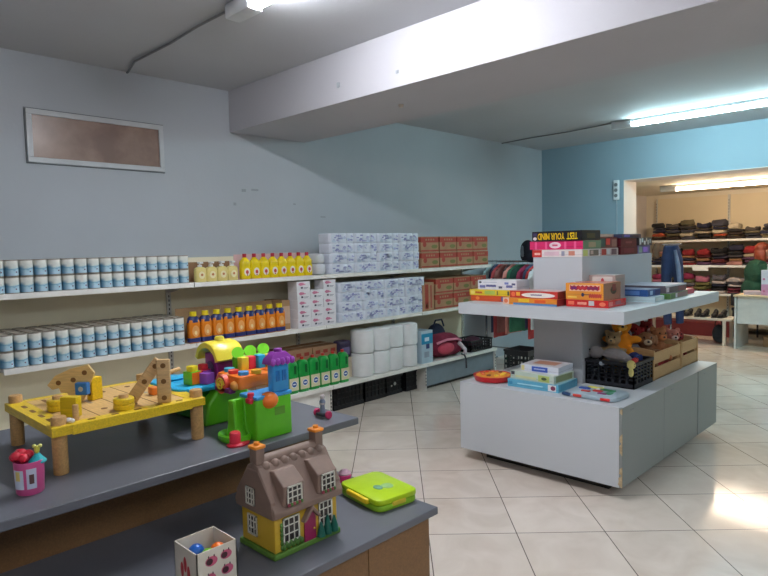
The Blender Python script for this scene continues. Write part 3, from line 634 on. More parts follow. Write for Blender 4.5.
gbox('red and white game box on the orange and blue one', -2.145, 3.72, zs+.0465, .36, .18, .048, 0, (196, 54, 46), (214, 180, 176), [('f', .03, .15, .12, .85, (232, 110, 70), 0, 'o'), ('f', .25, .08, .95, .8, (236, 230, 222), 0, 'o'), ('f', .45, .35, .68, .6, (140, 130, 150), 1, 's'), ('f', .14, .3, .22, .8, (240, 180, 60)), ('r', 0, 0, 1, 1, (130, 44, 44))])
gbox('flat shiny red game box at the front right corner of the middle shelf', -1.795, 3.82, zs, .28, .27, .045, 0, (202, 44, 44), (220, 120, 100), [('f', .05, .3, .2, .8, (236, 120, 90)), ('f', .28, .3, .5, .75, (240, 160, 140), 0, 's'), ('f', .55, .25, .68, .9, (190, 190, 190)), ('f', .8, .2, .95, .8, (230, 120, 90), 0, 'o'), ('r', .05, .2, .25, .8, (220, 110, 100)), ('r', .4, .3, .7, .8, (150, 60, 70))], gl=.15)
gbox('orange game box with jagged red lettering on the flat red box', -1.815, 3.82, zs+.0465, .255, .25, .105, 0, (228, 150, 60), (206, 120, 96), [('f', .1, .52, .92, .9, (236, 190, 160)), ('f', .12, .55, .9, .88, (186, 50, 60), 1, 's'), ('f', .15, .6, .3, .82, (120, 50, 110), 2, 's'), ('f', .34, .6, .52, .82, (200, 60, 70), 2, 's'), ('f', .58, .6, .86, .8, (130, 50, 90), 2, 's'), ('f', .42, .18, .5, .42, (60, 60, 90), 0, 'o'), ('f', .5, .28, .66, .34, (120, 80, 60)), ('f', .62, .1, .95, .4, (190, 70, 60), 0, 's'), ('f', .05, .1, .3, .2, (240, 200, 90)), ('r', .0, .0, 1, 1, (150, 110, 90)), ('r', .4, .3, .75, .8, (70, 60, 50), 1, 'o'), ('r', .5, .5, .7, .9, (130, 60, 60), 2)], gl=.25)
gbox('clear lidded white puzzle case behind the orange game box', -1.83, 4.04, zs, .2, .15, .19, 0, (176, 156, 150), (196, 190, 186), [('f', .2, .6, .9, .95, (214, 206, 200)), ('f', .5, .65, .62, .9, (190, 60, 70), 1, 'o'), ('r', .1, .1, .9, .9, (160, 150, 146))])
gbox('pale blue flat box beside the clear puzzle case', -1.71, 4.27, zs, .3, .2, .036, 4, (176, 200, 206), (196, 212, 216), [('r', .1, .2, .8, .7, (206, 216, 214))])
gbox('blue box with white star mark on the pale blue flat box', -1.735, 4.29, zs+.037, .27, .2, .045, -3, (40, 80, 140), (60, 80, 130), [('r', .2, .2, .4, .8, (160, 190, 220)), ('r', .6, .1, .95, .9, (50, 60, 120)), ('f', .2, .2, .8, .8, (90, 130, 190))])
gbox('green and pink flat game box at the far right of the middle shelf', -1.72, 4.66, zs, .31, .40, .04, 2, (92, 130, 66), (120, 110, 140), [('r', .3, .1, .4, .9, (210, 200, 215)), ('r', .42, .1, .95, .9, (130, 90, 90)), ('r', .05, .15, .25, .85, (60, 110, 60)), ('f', .1, .1, .9, .9, (80, 140, 70))])
gbox('large dark grey game box with pale lid on the green and pink one', -1.755, 4.68, zs+.0415, .33, .42, .05, 0, (96, 88, 96), (170, 176, 196), [('r', 0, .8, 1, 1, (196, 200, 214)), ('r', .04, .1, .16, .75, (210, 200, 210)), ('r', .2, .1, .5, .7, (90, 84, 90)), ('r', .6, .1, .95, .7, (130, 80, 90))])
gbox('small crimson box at the far corner of the middle shelf', -1.69, 5.06, zs, .16, .15, .032, 0, (190, 40, 66), (190, 50, 80))
# on the base
zb = .5535
t = thing('round_game_tray', 'round red toy tray with orange inside at the left end of the island base', 'toy', (-2.45, 3.60, zb))
m = MB(); m.lathe([(.09, 0), (.125, .006), (.135, .03), (.138, .042), (.128, .042), (.122, .028)], P(204, 30, 38, .3), seg=28); m.build('tray', t, smooth=True)
m = MB(); m.lathe([(.120, 0), (.120, .012), (.09, .016)], P(232, 150, 50, .5), c=(0, 0, .028), seg=28); m.build('insert', t, smooth=True)
rr = random.Random(3)
for k in range(9):
    a = k*.7; m = MB(); m.ell((.075*math.cos(a), .075*math.sin(a), .047), (.016, .016, .008), P(*rr.choice([(196, 60, 40), (236, 200, 60), (120, 70, 40), (230, 120, 60)])), 10, 7); m.build('fruit_piece', t, smooth=True)
gbox('teal blue puzzle box at the bottom of the island base stack', -2.095, 3.655, zb, .37, .27, .05, 2, (96, 170, 198), (130, 176, 190), [('f', .2, .45, .7, .6, (170, 214, 226)), ('f', .02, .3, .1, .7, (60, 140, 180)), ('f', .8, .1, .95, .9, (220, 220, 220)), ('f', .85, .2, .94, .8, (130, 60, 90), 1, 'o'), ('r', .1, .1, .9, .9, (70, 150, 180))])
gbox('pale green picture puzzle box in the middle of the island base stack', -2.10, 3.66, zb+.0515, .33, .25, .05, -2, (190, 204, 190), (200, 206, 196), [('f', .02, .5, .1, .95, (60, 60, 70)), ('f', .12, .2, .6, .5, (206, 206, 160)), ('f', .65, .1, .9, .9, (176, 190, 110)), ('f', .72, .3, .84, .7, (70, 90, 60), 1, 'o'), ('r', .1, .1, .9, .9, (140, 150, 110))])
gbox('white puzzle box with blue label on top of the island base stack', -2.08, 3.69, zb+.103, .27, .22, .044, 3, (206, 210, 220), (200, 196, 200), [('f', .3, .12, .72, .85, (60, 90, 180)), ('f', .36, .4, .66, .6, (190, 200, 230), 1, 's'), ('f', .02, .1, .1, .9, (210, 200, 140)), ('t', .2, .3, .8, .8, (190, 130, 100))])
t = thing('play_tray', 'pale blue rounded play tray with coloured shapes on the near corner of the island', 'toy', (-1.69, 3.62, zb))
m = MB(); m.rbox(-.165, .165, -.125, .125, 0, .028, .06, P(158, 176, 186, .3)); m.build('tray', t, smooth=True)
for x, y, a, b, c in ((-.1, .03, .035, .02, (40, 80, 170)), (-.06, -.04, .03, .015, (200, 60, 50)), (.0, .0, .03, .02, (200, 60, 60)), (.04, .05, .05, .02, (60, 130, 90)), (-.05, .08, .05, .018, (220, 214, 100)), (.08, -.02, .02, .03, (60, 140, 110)), (.05, -.05, .03, .012, (130, 60, 110)), (-.01, .05, .02, .02, (226, 226, 226))):
    m = MB(); m.rbox(x-a, x+a, y-b, y+b, .027, .033, .01, P(*c)); m.build('shape_piece', t, smooth=True)
for x, c in ((-.15, (40, 70, 110)), (-.075, (206, 70, 60)), (.1, (210, 50, 50))):
    m = MB(); m.rbox(x-.03, x+.03, -.129, -.10, .004, .022, .008, P(*c)); m.build('button', t, smooth=True)

def plush(label, loc, rot, col, s=1., kind='bear', col2=None, group=None):
    t = thing('plush_toy', label, 'plush toy', loc, rot, group); c = PL(*col); c2 = PL(*(col2 or [min(255, int(v*1.25)) for v in col]))
    def S(*v): return tuple(a*s for a in v)
    parts = [('e', S(0, 0, .06), S(.055, .045, .065)), ('e', S(0, -.01, .155), S(.05, .046, .048)), ('e', S(-.06, -.02, .08), S(.038, .02, .02)), ('e', S(.06, -.02, .08), S(.038, .02, .02)), ('e', S(-.035, -.05, .02), S(.024, .042, .022)), ('e', S(.035, -.05, .02), S(.024, .042, .022))]
    if kind == 'bear': parts += [('e', S(-.04, 0, .195), S(.02, .01, .02)), ('e', S(.04, 0, .195), S(.02, .01, .02))]
    if kind == 'rabbit': parts += [('e', S(-.03, 0, .23), S(.014, .01, .055)), ('e', S(.03, 0, .23), S(.014, .01, .055))]
    if kind == 'dog': parts += [('e', S(-.055, 0, .15), S(.014, .02, .035)), ('e', S(.055, 0, .15), S(.014, .02, .035))]
    blob('body', parts, c, .006*s, t)
    m = MB(); m.ell(S(0, -.055, .145), S(.024, .016, .018), c2); m.build('muzzle', t, smooth=True)
    m = MB(); m.ell(S(0, -.07, .15), S(.008, .006, .006), P(30, 26, 26)); m.build('nose', t, smooth=True)
    for q in (-1, 1):
        m = MB(); m.ell(S(q*.02, -.052, .172), S(.005, .004, .006), P(20, 20, 22, .15)); m.build('eye', t, smooth=True)
    return t
# black crate with toys
crate('black slatted plastic crate full of soft toys on the island base', (-1.745, 4.06, zb), .33, .31, .17, 0, P(26, 27, 34, .4), grid=True)
t = thing('plush_toy', 'grey soft toy with round snout lying across the black crate', 'plush toy', (-1.79, 3.99, zb+.16), math.radians(-10))
blob('body', [('e', (.05, 0, .04), (.09, .05, .045)), ('e', (-.08, -.02, .045), (.05, .045, .045)), ('e', (.12, .02, .02), (.04, .03, .03))], PL(150, 144, 144), .006, t)
m = MB(); m.ell((-.125, -.03, .04), (.014, .014, .014), PL(200, 180, 176)); m.build('snout', t, smooth=True)
m = MB(); m.ell((-.105, -.055, .065), (.006, .006, .006), P(20, 20, 22)); m.build('eye', t, smooth=True)
plush('beige soft bear leaning at the back of the black crate', (-1.82, 4.14, zb+.12), .2, (176, 150, 110), 1.05)
plush('orange yellow soft bear sitting high between the crates', (-1.79, 4.20, zb+.17), .5, (228, 140, 20), 1.35, col2=(240, 180, 70))
plush('dark blue soft toy at the right side of the black crate', (-1.66, 4.10, zb+.05), .6, (40, 54, 110), .8, 'dog', (200, 60, 50))
m = MB(); m.loft([[(-.04, 0, 0), (.04, 0, 0), (.05, .02, 0), (-.04, .02, 0)], [(-.004, .004, .08), (.004, .004, .08), (.004, .01, .08), (-.004, .01, .08)]], PL(226, 214, 110))
tag(m.build('felt_hat', loc=(-1.70, 3.97, zb+.155)), 'pale yellow pointed felt piece on the black crate', 'toy')
m = MB(); m.ell((0, 0, .0), (.03, .012, .03), PL(220, 206, 130)); m.ell((0, 0, -.05), (.018, .01, .03), PL(220, 206, 130))
tag(m.build('felt_shape', loc=(-1.60, 3.905, zb+.16), smooth=True), 'pale yellow felt shape hanging over the rim of the black crate', 'toy')
m = MB(); m.ell((0, 0, 0), .026, P(190, 50, 44)); tag(m.build('toy_ball', loc=(-1.61, 3.98, zb+.165), smooth=True), 'small red ball on the right of the black crate', 'ball')
m = MB(); m.ell((0, 0, 0), .02, P(190, 200, 210)); tag(m.build('toy_ball', loc=(-1.80, 3.915, zb+.15), smooth=True), 'small pale ball at the front of the black crate', 'ball')
# wooden crates
def wcrate(lb, x0, x1, y0, y1, h):
    t = thing('wooden_crate', lb, 'crate', ((x0+x1)/2, (y0+y1)/2, zb)); c = WD(190, 152, 104, .6); w, d = (x1-x0)/2, (y1-y0)/2
    for z0, z1 in ((0, .45), (.56, 1.0)) if h < .2 else ((0, .42), (.54, .92)):
        for sx in (-1, 1):
            m = MB(); m.box(sx*w-(.009 if sx > 0 else 0), sx*w+(.009 if sx < 0 else 0), -d+.017, d-.017, z0*h, z1*h, c); m.build('side_slat', t, bevel=.002)
    for sy in (-1, 1):
        m = MB(); m.prism([(-w-.004, 0), (w+.004, 0), (w+.004, h), (w*.4, h*1.06), (-w*.4, h*1.06), (-w-.004, h)], sy*d-(.016 if sy > 0 else 0), sy*d+(.016 if sy < 0 else 0), c); m.build('end_panel', t, bevel=.002)
    m = MB(); m.box(-w, w, -d, d, 0, .008, c); m.build('bottom', t)
    for sx in (-1, 1):
        for sy in (-1, 1):
            m = MB(); m.box(sx*(w-.024)-.013, sx*(w-.024)+.013, sy*(d-.026)-.013, sy*(d-.026)+.013, .008, h*.98, c); m.build('corner_post', t)
    return t
wcrate('pale wooden slatted crate next to the black crate on the island base', -1.90, -1.585, 4.24, 4.775, .205)
wcrate('pale wooden slatted crate at the far end of the island base', -1.90, -1.59, 4.80, 5.16, .19)
plush('tan soft bear in the near wooden crate', (-1.68, 4.58, zb+.09), .9, (160, 100, 60), 1.15)
plush('brown soft dog in the near wooden crate', (-1.70, 4.40, zb+.07), .6, (136, 92, 60), 1.2, 'dog', (196, 170, 140))
plush('red soft toy at the back of the near wooden crate', (-1.80, 4.42, zb+.13), .4, (160, 34, 36), 1.15, 'dog', (120, 20, 24))
plush('maroon soft toy in the middle of the near wooden crate', (-1.80, 4.66, zb+.13), .9, (150, 40, 40), 1.1, 'rabbit', (210, 160, 150))
plush('grey soft rabbit behind the orange bear', (-1.82, 4.31, zb+.12), .6, (120, 116, 120), 1.1, 'rabbit')
plush('pink and tan soft toy in the far wooden crate', (-1.70, 4.92, zb+.06), .7, (180, 110, 96), 1.05, 'bear', (220, 190, 180))
plush('dark red soft toy in the far wooden crate', (-1.72, 5.05, zb+.05), .9, (140, 46, 44), 1.0, 'dog')
m = MB(); m.rbox(-.1, .1, -.2, .2, 0, .09, .03, CL(150, 26, 30)); tag(m.build('red_cloth', loc=(-1.72, 4.5, zb+.009), smooth=True), 'red cloth lying in the bottom of the near wooden crate', 'cloth')

# ---------------------------------------------------------------- counter, lower left
CT = mat((96, 98, 106), .38, 'laminate', amt=.06, scale=6); WN = mat((122, 88, 52), .55, 'wood')
cu = thing('stepped_counter', 'dark topped two-level counter with brown wood fronts in the near left corner', 'counter', (-2.0, .3, 0))
m = W(cu); m.box(-2.75, -1.79, -1.3, 1.675, .792, .82, CT); m.build('upper_top', cu, bevel=.003)
m = W(cu); m.box(-2.72, -2.05, -1.29, 1.65, 0, .792, WN); m.build('upper_body', cu)
m = W(cu); m.box(-2.0499, -1.375, -1.3, 1.665, .543, .57, CT); m.build('lower_top', cu, bevel=.003)
m = W(cu); m.box(-2.0499, -1.415, -1.29, 1.64, .06, .543, WN); m.build('lower_body', cu)
for a, b in ((-1.29, -.52), (-.516, .408), (.412, 1.334), (1.338, 1.64)):
    m = W(cu); m.box(-1.4149, -1.398, a, b, .065, .54, WN); m.build('front_panel', cu, bevel=.001)
m = W(cu); m.box(-2.0, -1.46, -1.2, 1.58, 0, .06, DK); m.build('plinth', cu)

# toy workbench
zc = .8205
tb = thing('toy_workbench', 'yellow and natural wood toy workbench on four round legs on the upper counter', 'toy table', (-2.25, .86, zc))
YL = WD(226, 192, 36, .4); NW = WD(214, 174, 110, .5); LW = WD(196, 154, 98, .5); HO = P(120, 84, 40, .8)
BX0, BX1, BY0, BY1, BZ = -2.50, -2.005, .605, 1.12, .975
m = W(tb); m.box(BX0, BX1, BY0+.062, BY1-.055, .957, BZ, NW)
for k in range(1, 4):
    y = BY0+.062+k*.0995; m.box(BX0+.03, BX1-.045, y-.0012, y+.0012, BZ-.001, BZ+.0006, HO)
for k in range(4):
    for j in range(3):
        x = -2.42+j*.14; y = BY0+.11+k*.0995
        if (k+j) % 2: m.cyl((x, y, BZ-.001), .011, .0016, HO, seg=12)
        else: m.rbox(x-.03, x+.03, y-.007, y+.007, BZ-.001, BZ+.0006, .006, P(150, 130, 110) if j == 1 else HO)
m.build('top_boards', tb)
m = W(tb); m.box(BX0, BX1, BY0, BY0+.06, .948, BZ+.001, YL); 
for x in (-2.38, -2.29, -2.2, -2.12): m.rbox(x-.022, x+.022, BY0+.024, BY0+.038, BZ, BZ+.002, .006, HO)
m.build('end_rail', tb, bevel=.002)
m = W(tb); m.box(BX0, BX1, BY1-.053, BY1, .948, BZ+.001, YL); m.build('end_rail', tb, bevel=.002)
m = W(tb); m.box(BX1-.045, BX1+.002, BY0+.06, BY1-.053, .945, BZ+.0012, YL)
for k in range(5): m.rbox(BX1-.033, BX1-.02, .72+k*.075, .745+k*.075, BZ+.001, BZ+.0025, .005, HO)
m.build('side_rail', tb, bevel=.002)
m = W(tb); m.box(BX0-.002, BX0+.03, BY0+.06, BY1-.053, .945, BZ+.0012, YL); m.build('side_rail', tb, bevel=.002)
for x in (BX0+.012, BX1-.04):
    for y in (.638, 1.105):
        m = W(tb); m.lathe([(.021, 0), (.0225, .004), (.0225, .176), (.0205, .181)], LW, c=(x, y, zc), seg=18); m.build('leg', tb, smooth=True)
def rings(lb, x, y, n=2, peg=True):
    t = thing('wooden_nut', lb, 'toy part', (x, y, BZ+.0015))
    for k in range(n):
        m = MB(); m.lathe([(.031, 0), (.034, .003), (.034, .016), (.031, .019)], WD(224, 190, 30, .4), c=(0, 0, k*.0195), seg=20); m.build('ring', t, smooth=True)
    m = MB(); m.lathe([(.016, 0), (.016, n*.0195+.009), (.0145, n*.0195+.011)], LW, seg=16); m.build('peg', t, smooth=True)
rings('two yellow wooden rings on a peg at the left of the toy workbench', -2.24, .70)
rings('two yellow wooden rings on a peg in the middle of the toy workbench', -2.075, .855)
m = MB(); m.lathe([(.012, 0), (.012, .02)], P(210, 60, 40)); tag(m.build('wooden_peg', loc=(-2.20, .735, BZ+.013), rot=(PI/2, 0, .4), smooth=True), 'small red peg touching the left yellow rings', 'toy part')
def block(lb, x, y, w, d, h, rot, c, hole=True):
    t = thing('wooden_block', lb, 'toy part', (x, y, BZ+.0015), math.radians(rot))
    m = MB(); m.box(-w/2, w/2, -d/2, d/2, 0, h, c); m.build('block', t, bevel=.003)
    if hole:
        m = MB(); m.cyl((0, -d/2-.0006, h*.7), .008, .002, HO, axis='y'); m.cyl((0, -d/2-.0006, h*.3), .008, .002, HO, axis='y'); m.build('hole', t)
block('yellow wooden block standing at the front left of the toy workbench', -2.115, .70, .058, .03, .066, 35, WD(216, 184, 20, .4), False)
block('yellow wooden block standing behind the blue nut', -2.30, .845, .03, .045, .082, 20, WD(228, 190, 24, .4))
m = MB(); m.lathe([(.0095, 0), (.0095, .048), (.008, .05)], LW, seg=12); tag(m.build('wooden_peg', loc=(-2.052, .692, BZ+.0015), smooth=True), 'short upright wooden peg near the front left corner of the workbench', 'toy part')
m = MB(); m.ell((0, 0, .008), (.014, .01, .008), P(225, 222, 220)); m.ell((.012, .006, .007), (.008, .008, .007), P(225, 222, 220)); tag(m.build('white_scrap', loc=(-2.04, .667, BZ+.0015), smooth=True), 'small white crumpled piece beside the short peg', 'toy part')
t = thing('wooden_plate', 'pale wooden plate with notched edge standing tilted on the workbench', 'toy part', (-2.33, .775, BZ+.002), math.radians(48))
t.scale = (1.15, 1, 1.12)
m = MB(); pl = [(0, 0), (.035, 0), (.05, .03), (.075, .09), (.055, .118), (.03, .112), (.0, .105), (-.045, .085), (-.07, .055), (-.055, .04), (-.035, .045), (-.03, .03), (-.01, .028)]
m.prism([(p[0], p[1]) for p in pl], -.006, .006, WD(220, 186, 120)); m.build('plate', t, bevel=.002)
for x, z in ((.045, .092), (-.035, .062), (.01, .07)):
    m = MB(); m.cyl((x, -.0068, z), .008, .0136, HO, axis='y', seg=12); m.build('hole', t)
t = thing('wooden_nut', 'blue square wooden nut with round hole on the workbench', 'toy part', (-2.29, .80, BZ+.028), math.radians(38))
m = MB(); m.box(-.023, .023, -.012, .012, 0, .044, P(50, 120, 190, .4)); m.build('block', t, bevel=.004)
m = MB(); m.cyl((0, -.013, .022), .009, .003, P(190, 190, 180), axis='y', seg=14); m.build('hole', t)
def slat(lb, p0, p1, wd, th, facing):
    p0 = Vector(p0); p1 = Vector(p1); d = p1-p0; L_ = d.length
    z = d.normalized(); x = Vector((math.cos(facing), math.sin(facing), 0)); x = (x-z*x.dot(z)).normalized(); y = z.cross(x)
    M = Matrix((x, y, z)).transposed().to_4x4(); t = thing('wooden_strip', lb, 'toy part', tuple(p0)); t.rotation_euler = M.to_euler()
    m = MB(); m.rbox(-wd/2, wd/2, -th/2, th/2, 0, L_, .005, WD(204, 168, 116, .5)); m.build('strip', t, smooth=True)
    for k in (.12, .5, .86):
        m = MB(); m.cyl((0, -th/2-.001, L_*k), .009, th+.002, HO, axis='y', seg=12); m.build('hole', t)
slat('upright drilled wooden strip at the right end of the workbench', (-2.045, .985, BZ+.002), (-2.045, .985, 1.13), .046, .018, math.radians(60))
slat('slanting drilled wooden strip leaning on the upright strip', (-2.125, .895, BZ+.006), (-2.07, .985, 1.125), .04, .016, math.radians(60))
m = MB(); m.cyl((0, 0, 0), .008, .12, LW, axis='y', seg=12); tag(m.build('wooden_peg', loc=(-2.075, .985, 1.068), rot=math.radians(30), smooth=True), 'thin wooden peg through the upright strip pointing back', 'toy part')
m = MB(); m.rbox(-.02, .02, -.016, .016, 0, .028, .006, P(232, 130, 40)); tag(m.build('wooden_block', loc=(-2.2, 1.02, BZ+.0015), smooth=True), 'small orange block behind the slanting strip', 'toy part')

# activity toy
at = thing('activity_toy', 'colourful plastic ball-drop play set with green base on the upper counter', 'toy', (-2.1, 1.27, zc))
G = P(96, 190, 30, .3); DG_ = P(30, 140, 40, .3); CY = P(40, 170, 216, .3); PU = P(150, 60, 170, .3); OR = P(240, 120, 30, .3); YE = P(230, 212, 60, .3); RD = P(214, 40, 66, .3); BLU = P(56, 150, 214, .3)
m = W(at); m.rbox(-1.955, -1.835, 1.22, 1.378, zc, .968, .008, G); m.box(-1.8352, -1.834, 1.30, 1.345, .90, .93, P(90, 150, 40)); m.build('front_base', at, smooth=True)
m = W(at); m.rbox(-1.945, -1.834, 1.222, 1.382, .967, .981, .006, BLU); m.build('blue_ledge', at, smooth=True)
m = W(at); m.rbox(-1.878, -1.843, 1.302, 1.377, .981, 1.092, .008, BLU)
for y in (1.324, 1.352): m.rbox(-1.8445, -1.841, y-.009, y+.009, 1.02, 1.06, .003, P(30, 110, 180))
m.build('blue_tower', at, smooth=True)
m = W(at); m.loft([[(-1.888, 1.287, 1.085), (-1.83, 1.287, 1.085), (-1.83, 1.394, 1.085), (-1.888, 1.394, 1.085)], [(-1.886, 1.292, 1.104), (-1.834, 1.292, 1.104), (-1.834, 1.389, 1.104), (-1.886, 1.389, 1.104)], [(-1.876, 1.316, 1.128), (-1.845, 1.316, 1.128), (-1.845, 1.365, 1.128), (-1.876, 1.365, 1.128)]], PU)
m.cyl((-1.861, 1.341, 1.126), .015, .013, PU)
for k in range(5): m.ell((-1.832, 1.298+k*.0215, 1.094), (.008, .012, .014), PU, 10, 7)
m.build('purple_roof', at, bevel=.006, bseg=3, smooth=True)
m = W(at); m.ell((-1.846, 1.283, .958), (.032, .037, .031), OR, 18, 11); m.build('orange_knob', at, smooth=True)
m = W(at); m.rbox(-1.885, -1.85, 1.205, 1.235, .955, .975, .01, RD); m.cyl((-1.868, 1.222, .97), .012, .022, RD); m.build('pink_lever', at, smooth=True)
m = W(at)
for y in (1.178, 1.222): m.prism([(-1.965, zc+.005), (-1.875, zc+.005), (-1.90, .87), (-1.905, .966), (-1.94, .966), (-1.95, .87)], y-.006, y+.006, G)
m.prism([(-1.965, zc+.004), (-1.89, zc+.004), (-1.915, .86), (-1.92, .966), (-1.94, .966)], 1.176, 1.224, G); m.build('chute', at, bevel=.004, smooth=True)
m = W(at); m.lathe([(.066, 0), (.072, .006), (.072, .022), (.064, .026), (.054, .018), (.05, .010)], G, c=(-1.925, 1.185, zc), seg=26, sx=1., sy=.72); m.build('slide_tray', at, smooth=True)
m = W(at); m.lathe([(.036, 0), (.038, .006), (.03, .010)], RD, c=(-1.862, 1.16, zc), seg=20, sx=.8, sy=1.15); m.lathe([(.02, 0), (.02, .034), (.0165, .040)], RD, c=(-1.866, 1.15, zc+.008), seg=16); m.build('pink_button', at, smooth=True)
m = W(at); m.rbox(-2.12, -1.955, 1.232, 1.378, .984, 1.036, .016, OR); m.build('orange_deck', at, smooth=True)
m = W(at); m.cyl((-2.055, 1.212, 1.0), .036, .024, P(214, 84, 60), axis='y', seg=22); m.tube([(-2.055+.026*math.cos(a*.6)*(1-a/24), 1.210, 1.0+.026*math.sin(a*.6)*(1-a/24)) for a in range(20)], .0035, YE, seg=6)
m.rbox(-2.10, -1.99, 1.212, 1.24, .97, .99, .006, P(110, 40, 110)); m.ell((-1.985, 1.232, 1.0), (.02, .018, .018), P(224, 150, 70)); m.build('swirl_drum', at, smooth=True)
for y, x, c, h in ((1.325, -2.07, YE, .05), (1.358, -2.07, P(226, 60, 80, .3), .05), (1.392, -2.055, CY, .052), (1.43, -2.05, YE, .05)):
    m = W(at); m.rbox(x-.017, x+.017, y-.0165, y+.0165, 1.036, 1.036+h, .004, c); m.build('block_cup', at, smooth=True)
m = W(at); m.rbox(-2.12, -2.03, 1.30, 1.45, 1.018, 1.037, .006, OR); m.build('rear_deck', at, smooth=True)
for y in (1.325, 1.382, 1.445):
    m = W(at); m.cyl((-2.105, y, 1.098), .024, .006, P(130, 226, 50, .3), seg=24, T=None); o = m.build('green_flap', at, smooth=True)
    o.data.transform(Matrix.Translation((-2.105+2.1, y-1.27, 1.098-zc)) @ RZ(-30) @ RY(58) @ Matrix.Translation((2.105-2.1, -y+1.27, -1.098+zc)))
m = W(at); m.box(-2.118, -2.09, 1.305, 1.45, 1.036, 1.085, P(96, 190, 30, .3)); m.build('flap_holder', at, bevel=.004)
for x, y, c in ((-1.985, 1.27, (56, 150, 214)), (-1.975, 1.32, (236, 180, 40)), (-2.04, 1.262, (220, 60, 60)), (-2.09, 1.275, (60, 180, 216))):
    m = W(at); m.cyl((x, y, 1.035), .02, .014, P(*c), seg=16); m.build('deck_button', at, smooth=True)
m = W(at); m.prism([(-2.52, zc), (-2.2, zc), (-2.2, .95), (-2.30, .962), (-2.5, .962)], 1.21, 1.38, DG_); m.build('rear_base', at, bevel=.012, bseg=3, smooth=True)
m = W(at); m.prism([(1.19, zc+.001), (1.395, zc+.001), (1.395, .93), (1.36, .97), (1.27, .975), (1.21, .91)], -2.2, -2.14, G, 'yz'); m.build('side_arch', at, bevel=.012, bseg=3, smooth=True)
m = W(at); m.rbox(-2.44, -2.14, 1.09, 1.40, .962, .985, .05, CY); m.lathe([(.045, 0), (.05, .008), (.04, .012)], CY, c=(-2.36, 1.17, .985), seg=22); m.build('cyan_tray', at, smooth=True)
m = W(at); m.rbox(-2.275, -2.185, 1.275, 1.365, .985, 1.09, .006, P(140, 36, 124, .3)); m.build('house_walls', at, smooth=True)
m = W(at); m.prism([(-2.232+.03*math.cos(PI*k/8), 1.03+.03*math.sin(PI*k/8)) for k in range(9)]+[(-2.262, .987), (-2.202, .987)], 1.2735, 1.276, P(84, 16, 84)); m.build('doorway', at)
rg = []
for y, s in ((1.256, .93), (1.266, 1), (1.372, 1), (1.384, .93)):
    up = [(-2.232+.085*s*math.cos(PI*k/12)*(1.1 if k in (0, 12) else 1), 1.072+.068*s*math.sin(PI*k/12)) for k in range(13)]
    dn = [(-2.232-.068*math.cos(PI*k/12), 1.062+.052*math.sin(PI*k/12)) for k in range(13)]
    rg.append([(u, y, v) for u, v in up+dn])
m = W(at); m.loft(rg, YE); m.lathe([(.02, 0), (.02, .018), (.015, .024)], YE, c=(-2.232, 1.32, 1.132)); m.build('yellow_roof', at, smooth=True)
def cube(lb, x, y, z, a, c, knob, c2):
    t = thing('toy_block', lb, 'toy block', (x, y, z), math.radians(12)); m = MB(); m.rbox(-a/2, a/2, -a/2, a/2, 0, a, .003, P(*c, rough=.3)); m.build('block', t, smooth=True)
    m = MB(); m.box(a/2-.0005, a/2+.0008, -a/2+.002, a/2-.002, .002, a-.002, P(*c2, rough=.3)); m.build('side_panel', t)
    if knob: m = MB(); m.rbox(-a*.34, a*.34, -a*.34, a*.34, a-.001, a+.022, .006, P(*knob, rough=.3)); m.build('knob', t, smooth=True)
cube('green and orange block with yellow knob on the cyan tray', -2.205, 1.18, .9865, .05, (110, 200, 40), (240, 214, 40), (240, 120, 30))
cube('red block behind the green and orange block', -2.225, 1.238, .9865, .046, (220, 50, 70), (220, 50, 70), (150, 70, 180))
cube('purple block beside the orange deck on the cyan tray', -2.17, 1.222, .9865, .042, (140, 80, 180), None, (140, 80, 180))

# small figure
t = thing('toy_figure', 'tiny grey toy figure on pink wheels near the end of the upper counter', 'toy', (-1.9, 1.58, zc))
m = MB(); m.rbox(-.025, .025, -.02, .02, .008, .02, .008, P(36, 36, 46)); m.build('cart', t, smooth=True)
for q in (-1, 1):
    m = MB(); m.lathe([(.014, 0), (.016, .003), (.016, .01), (.013, .013)], P(190, 40, 90), c=(0, 0, 0), T=TR(q*.03, 0, .016) @ RY(90*q)); m.build('wheel', t, smooth=True)
m = MB(); m.lathe([(.012, .018), (.009, .05), (.013, .065), (.008, .075)], P(120, 130, 150)); m.box(-.004, .012, -.014, .0, .055, .062, P(190, 180, 180)); m.build('body', t, smooth=True)
m = MB(); m.ell((0, 0, .084), (.011, .01, .012), P(170, 160, 160)); m.build('head', t, smooth=True)

# pencil pot
t = thing('pencil_pot', 'pink and white plastic pot on the near edge of the upper counter', 'pot', (-1.955, .525, zc), .4)
m = MB(); m.lathe([(.033, 0), (.036, .004), (.040, .095), (.037, .095), (.034, .01), (.002, .008)], P(206, 84, 140, .35), seg=28); m.build('pot', t, smooth=True)
m = MB()
for a0, a1, z0, z1, c in ((-110, -62, .02, .075, (200, 210, 226)), (-50, -12, .02, .078, (190, 196, 216)), (-96, -76, .045, .072, (222, 200, 120)), (-40, -22, .035, .062, (90, 60, 60))):
    pts = [math.radians(a0+(a1-a0)*k/6) for k in range(7)]
    r0 = .0368+.004*z0/.095+.0004; r1 = .0362+.004*z1/.095+.0006; off = .0006 if c[0] in (222, 90) else 0
    m.loft([[((r+off+e_)*math.cos(a), (r+off+e_)*math.sin(a), z) for r, z, e_ in ((r0, z0, 0), (r1, z1, 0), (r1, z1, -.001), (r0, z0, -.001))] for a in pts], P(*c))
m.build('label', t)
t2 = thing('toy_topper', 'red flower-like plastic topper sticking out of the pink pot', 'toy', (-1.972, .512, zc+.085))
t2.scale = (1.1, 1.1, 1.1)
m = MB(); m.tube([(.0, 0, -.05), (0, 0, .01)], .004, P(190, 60, 70)); m.build('stick', t2)
m = MB()
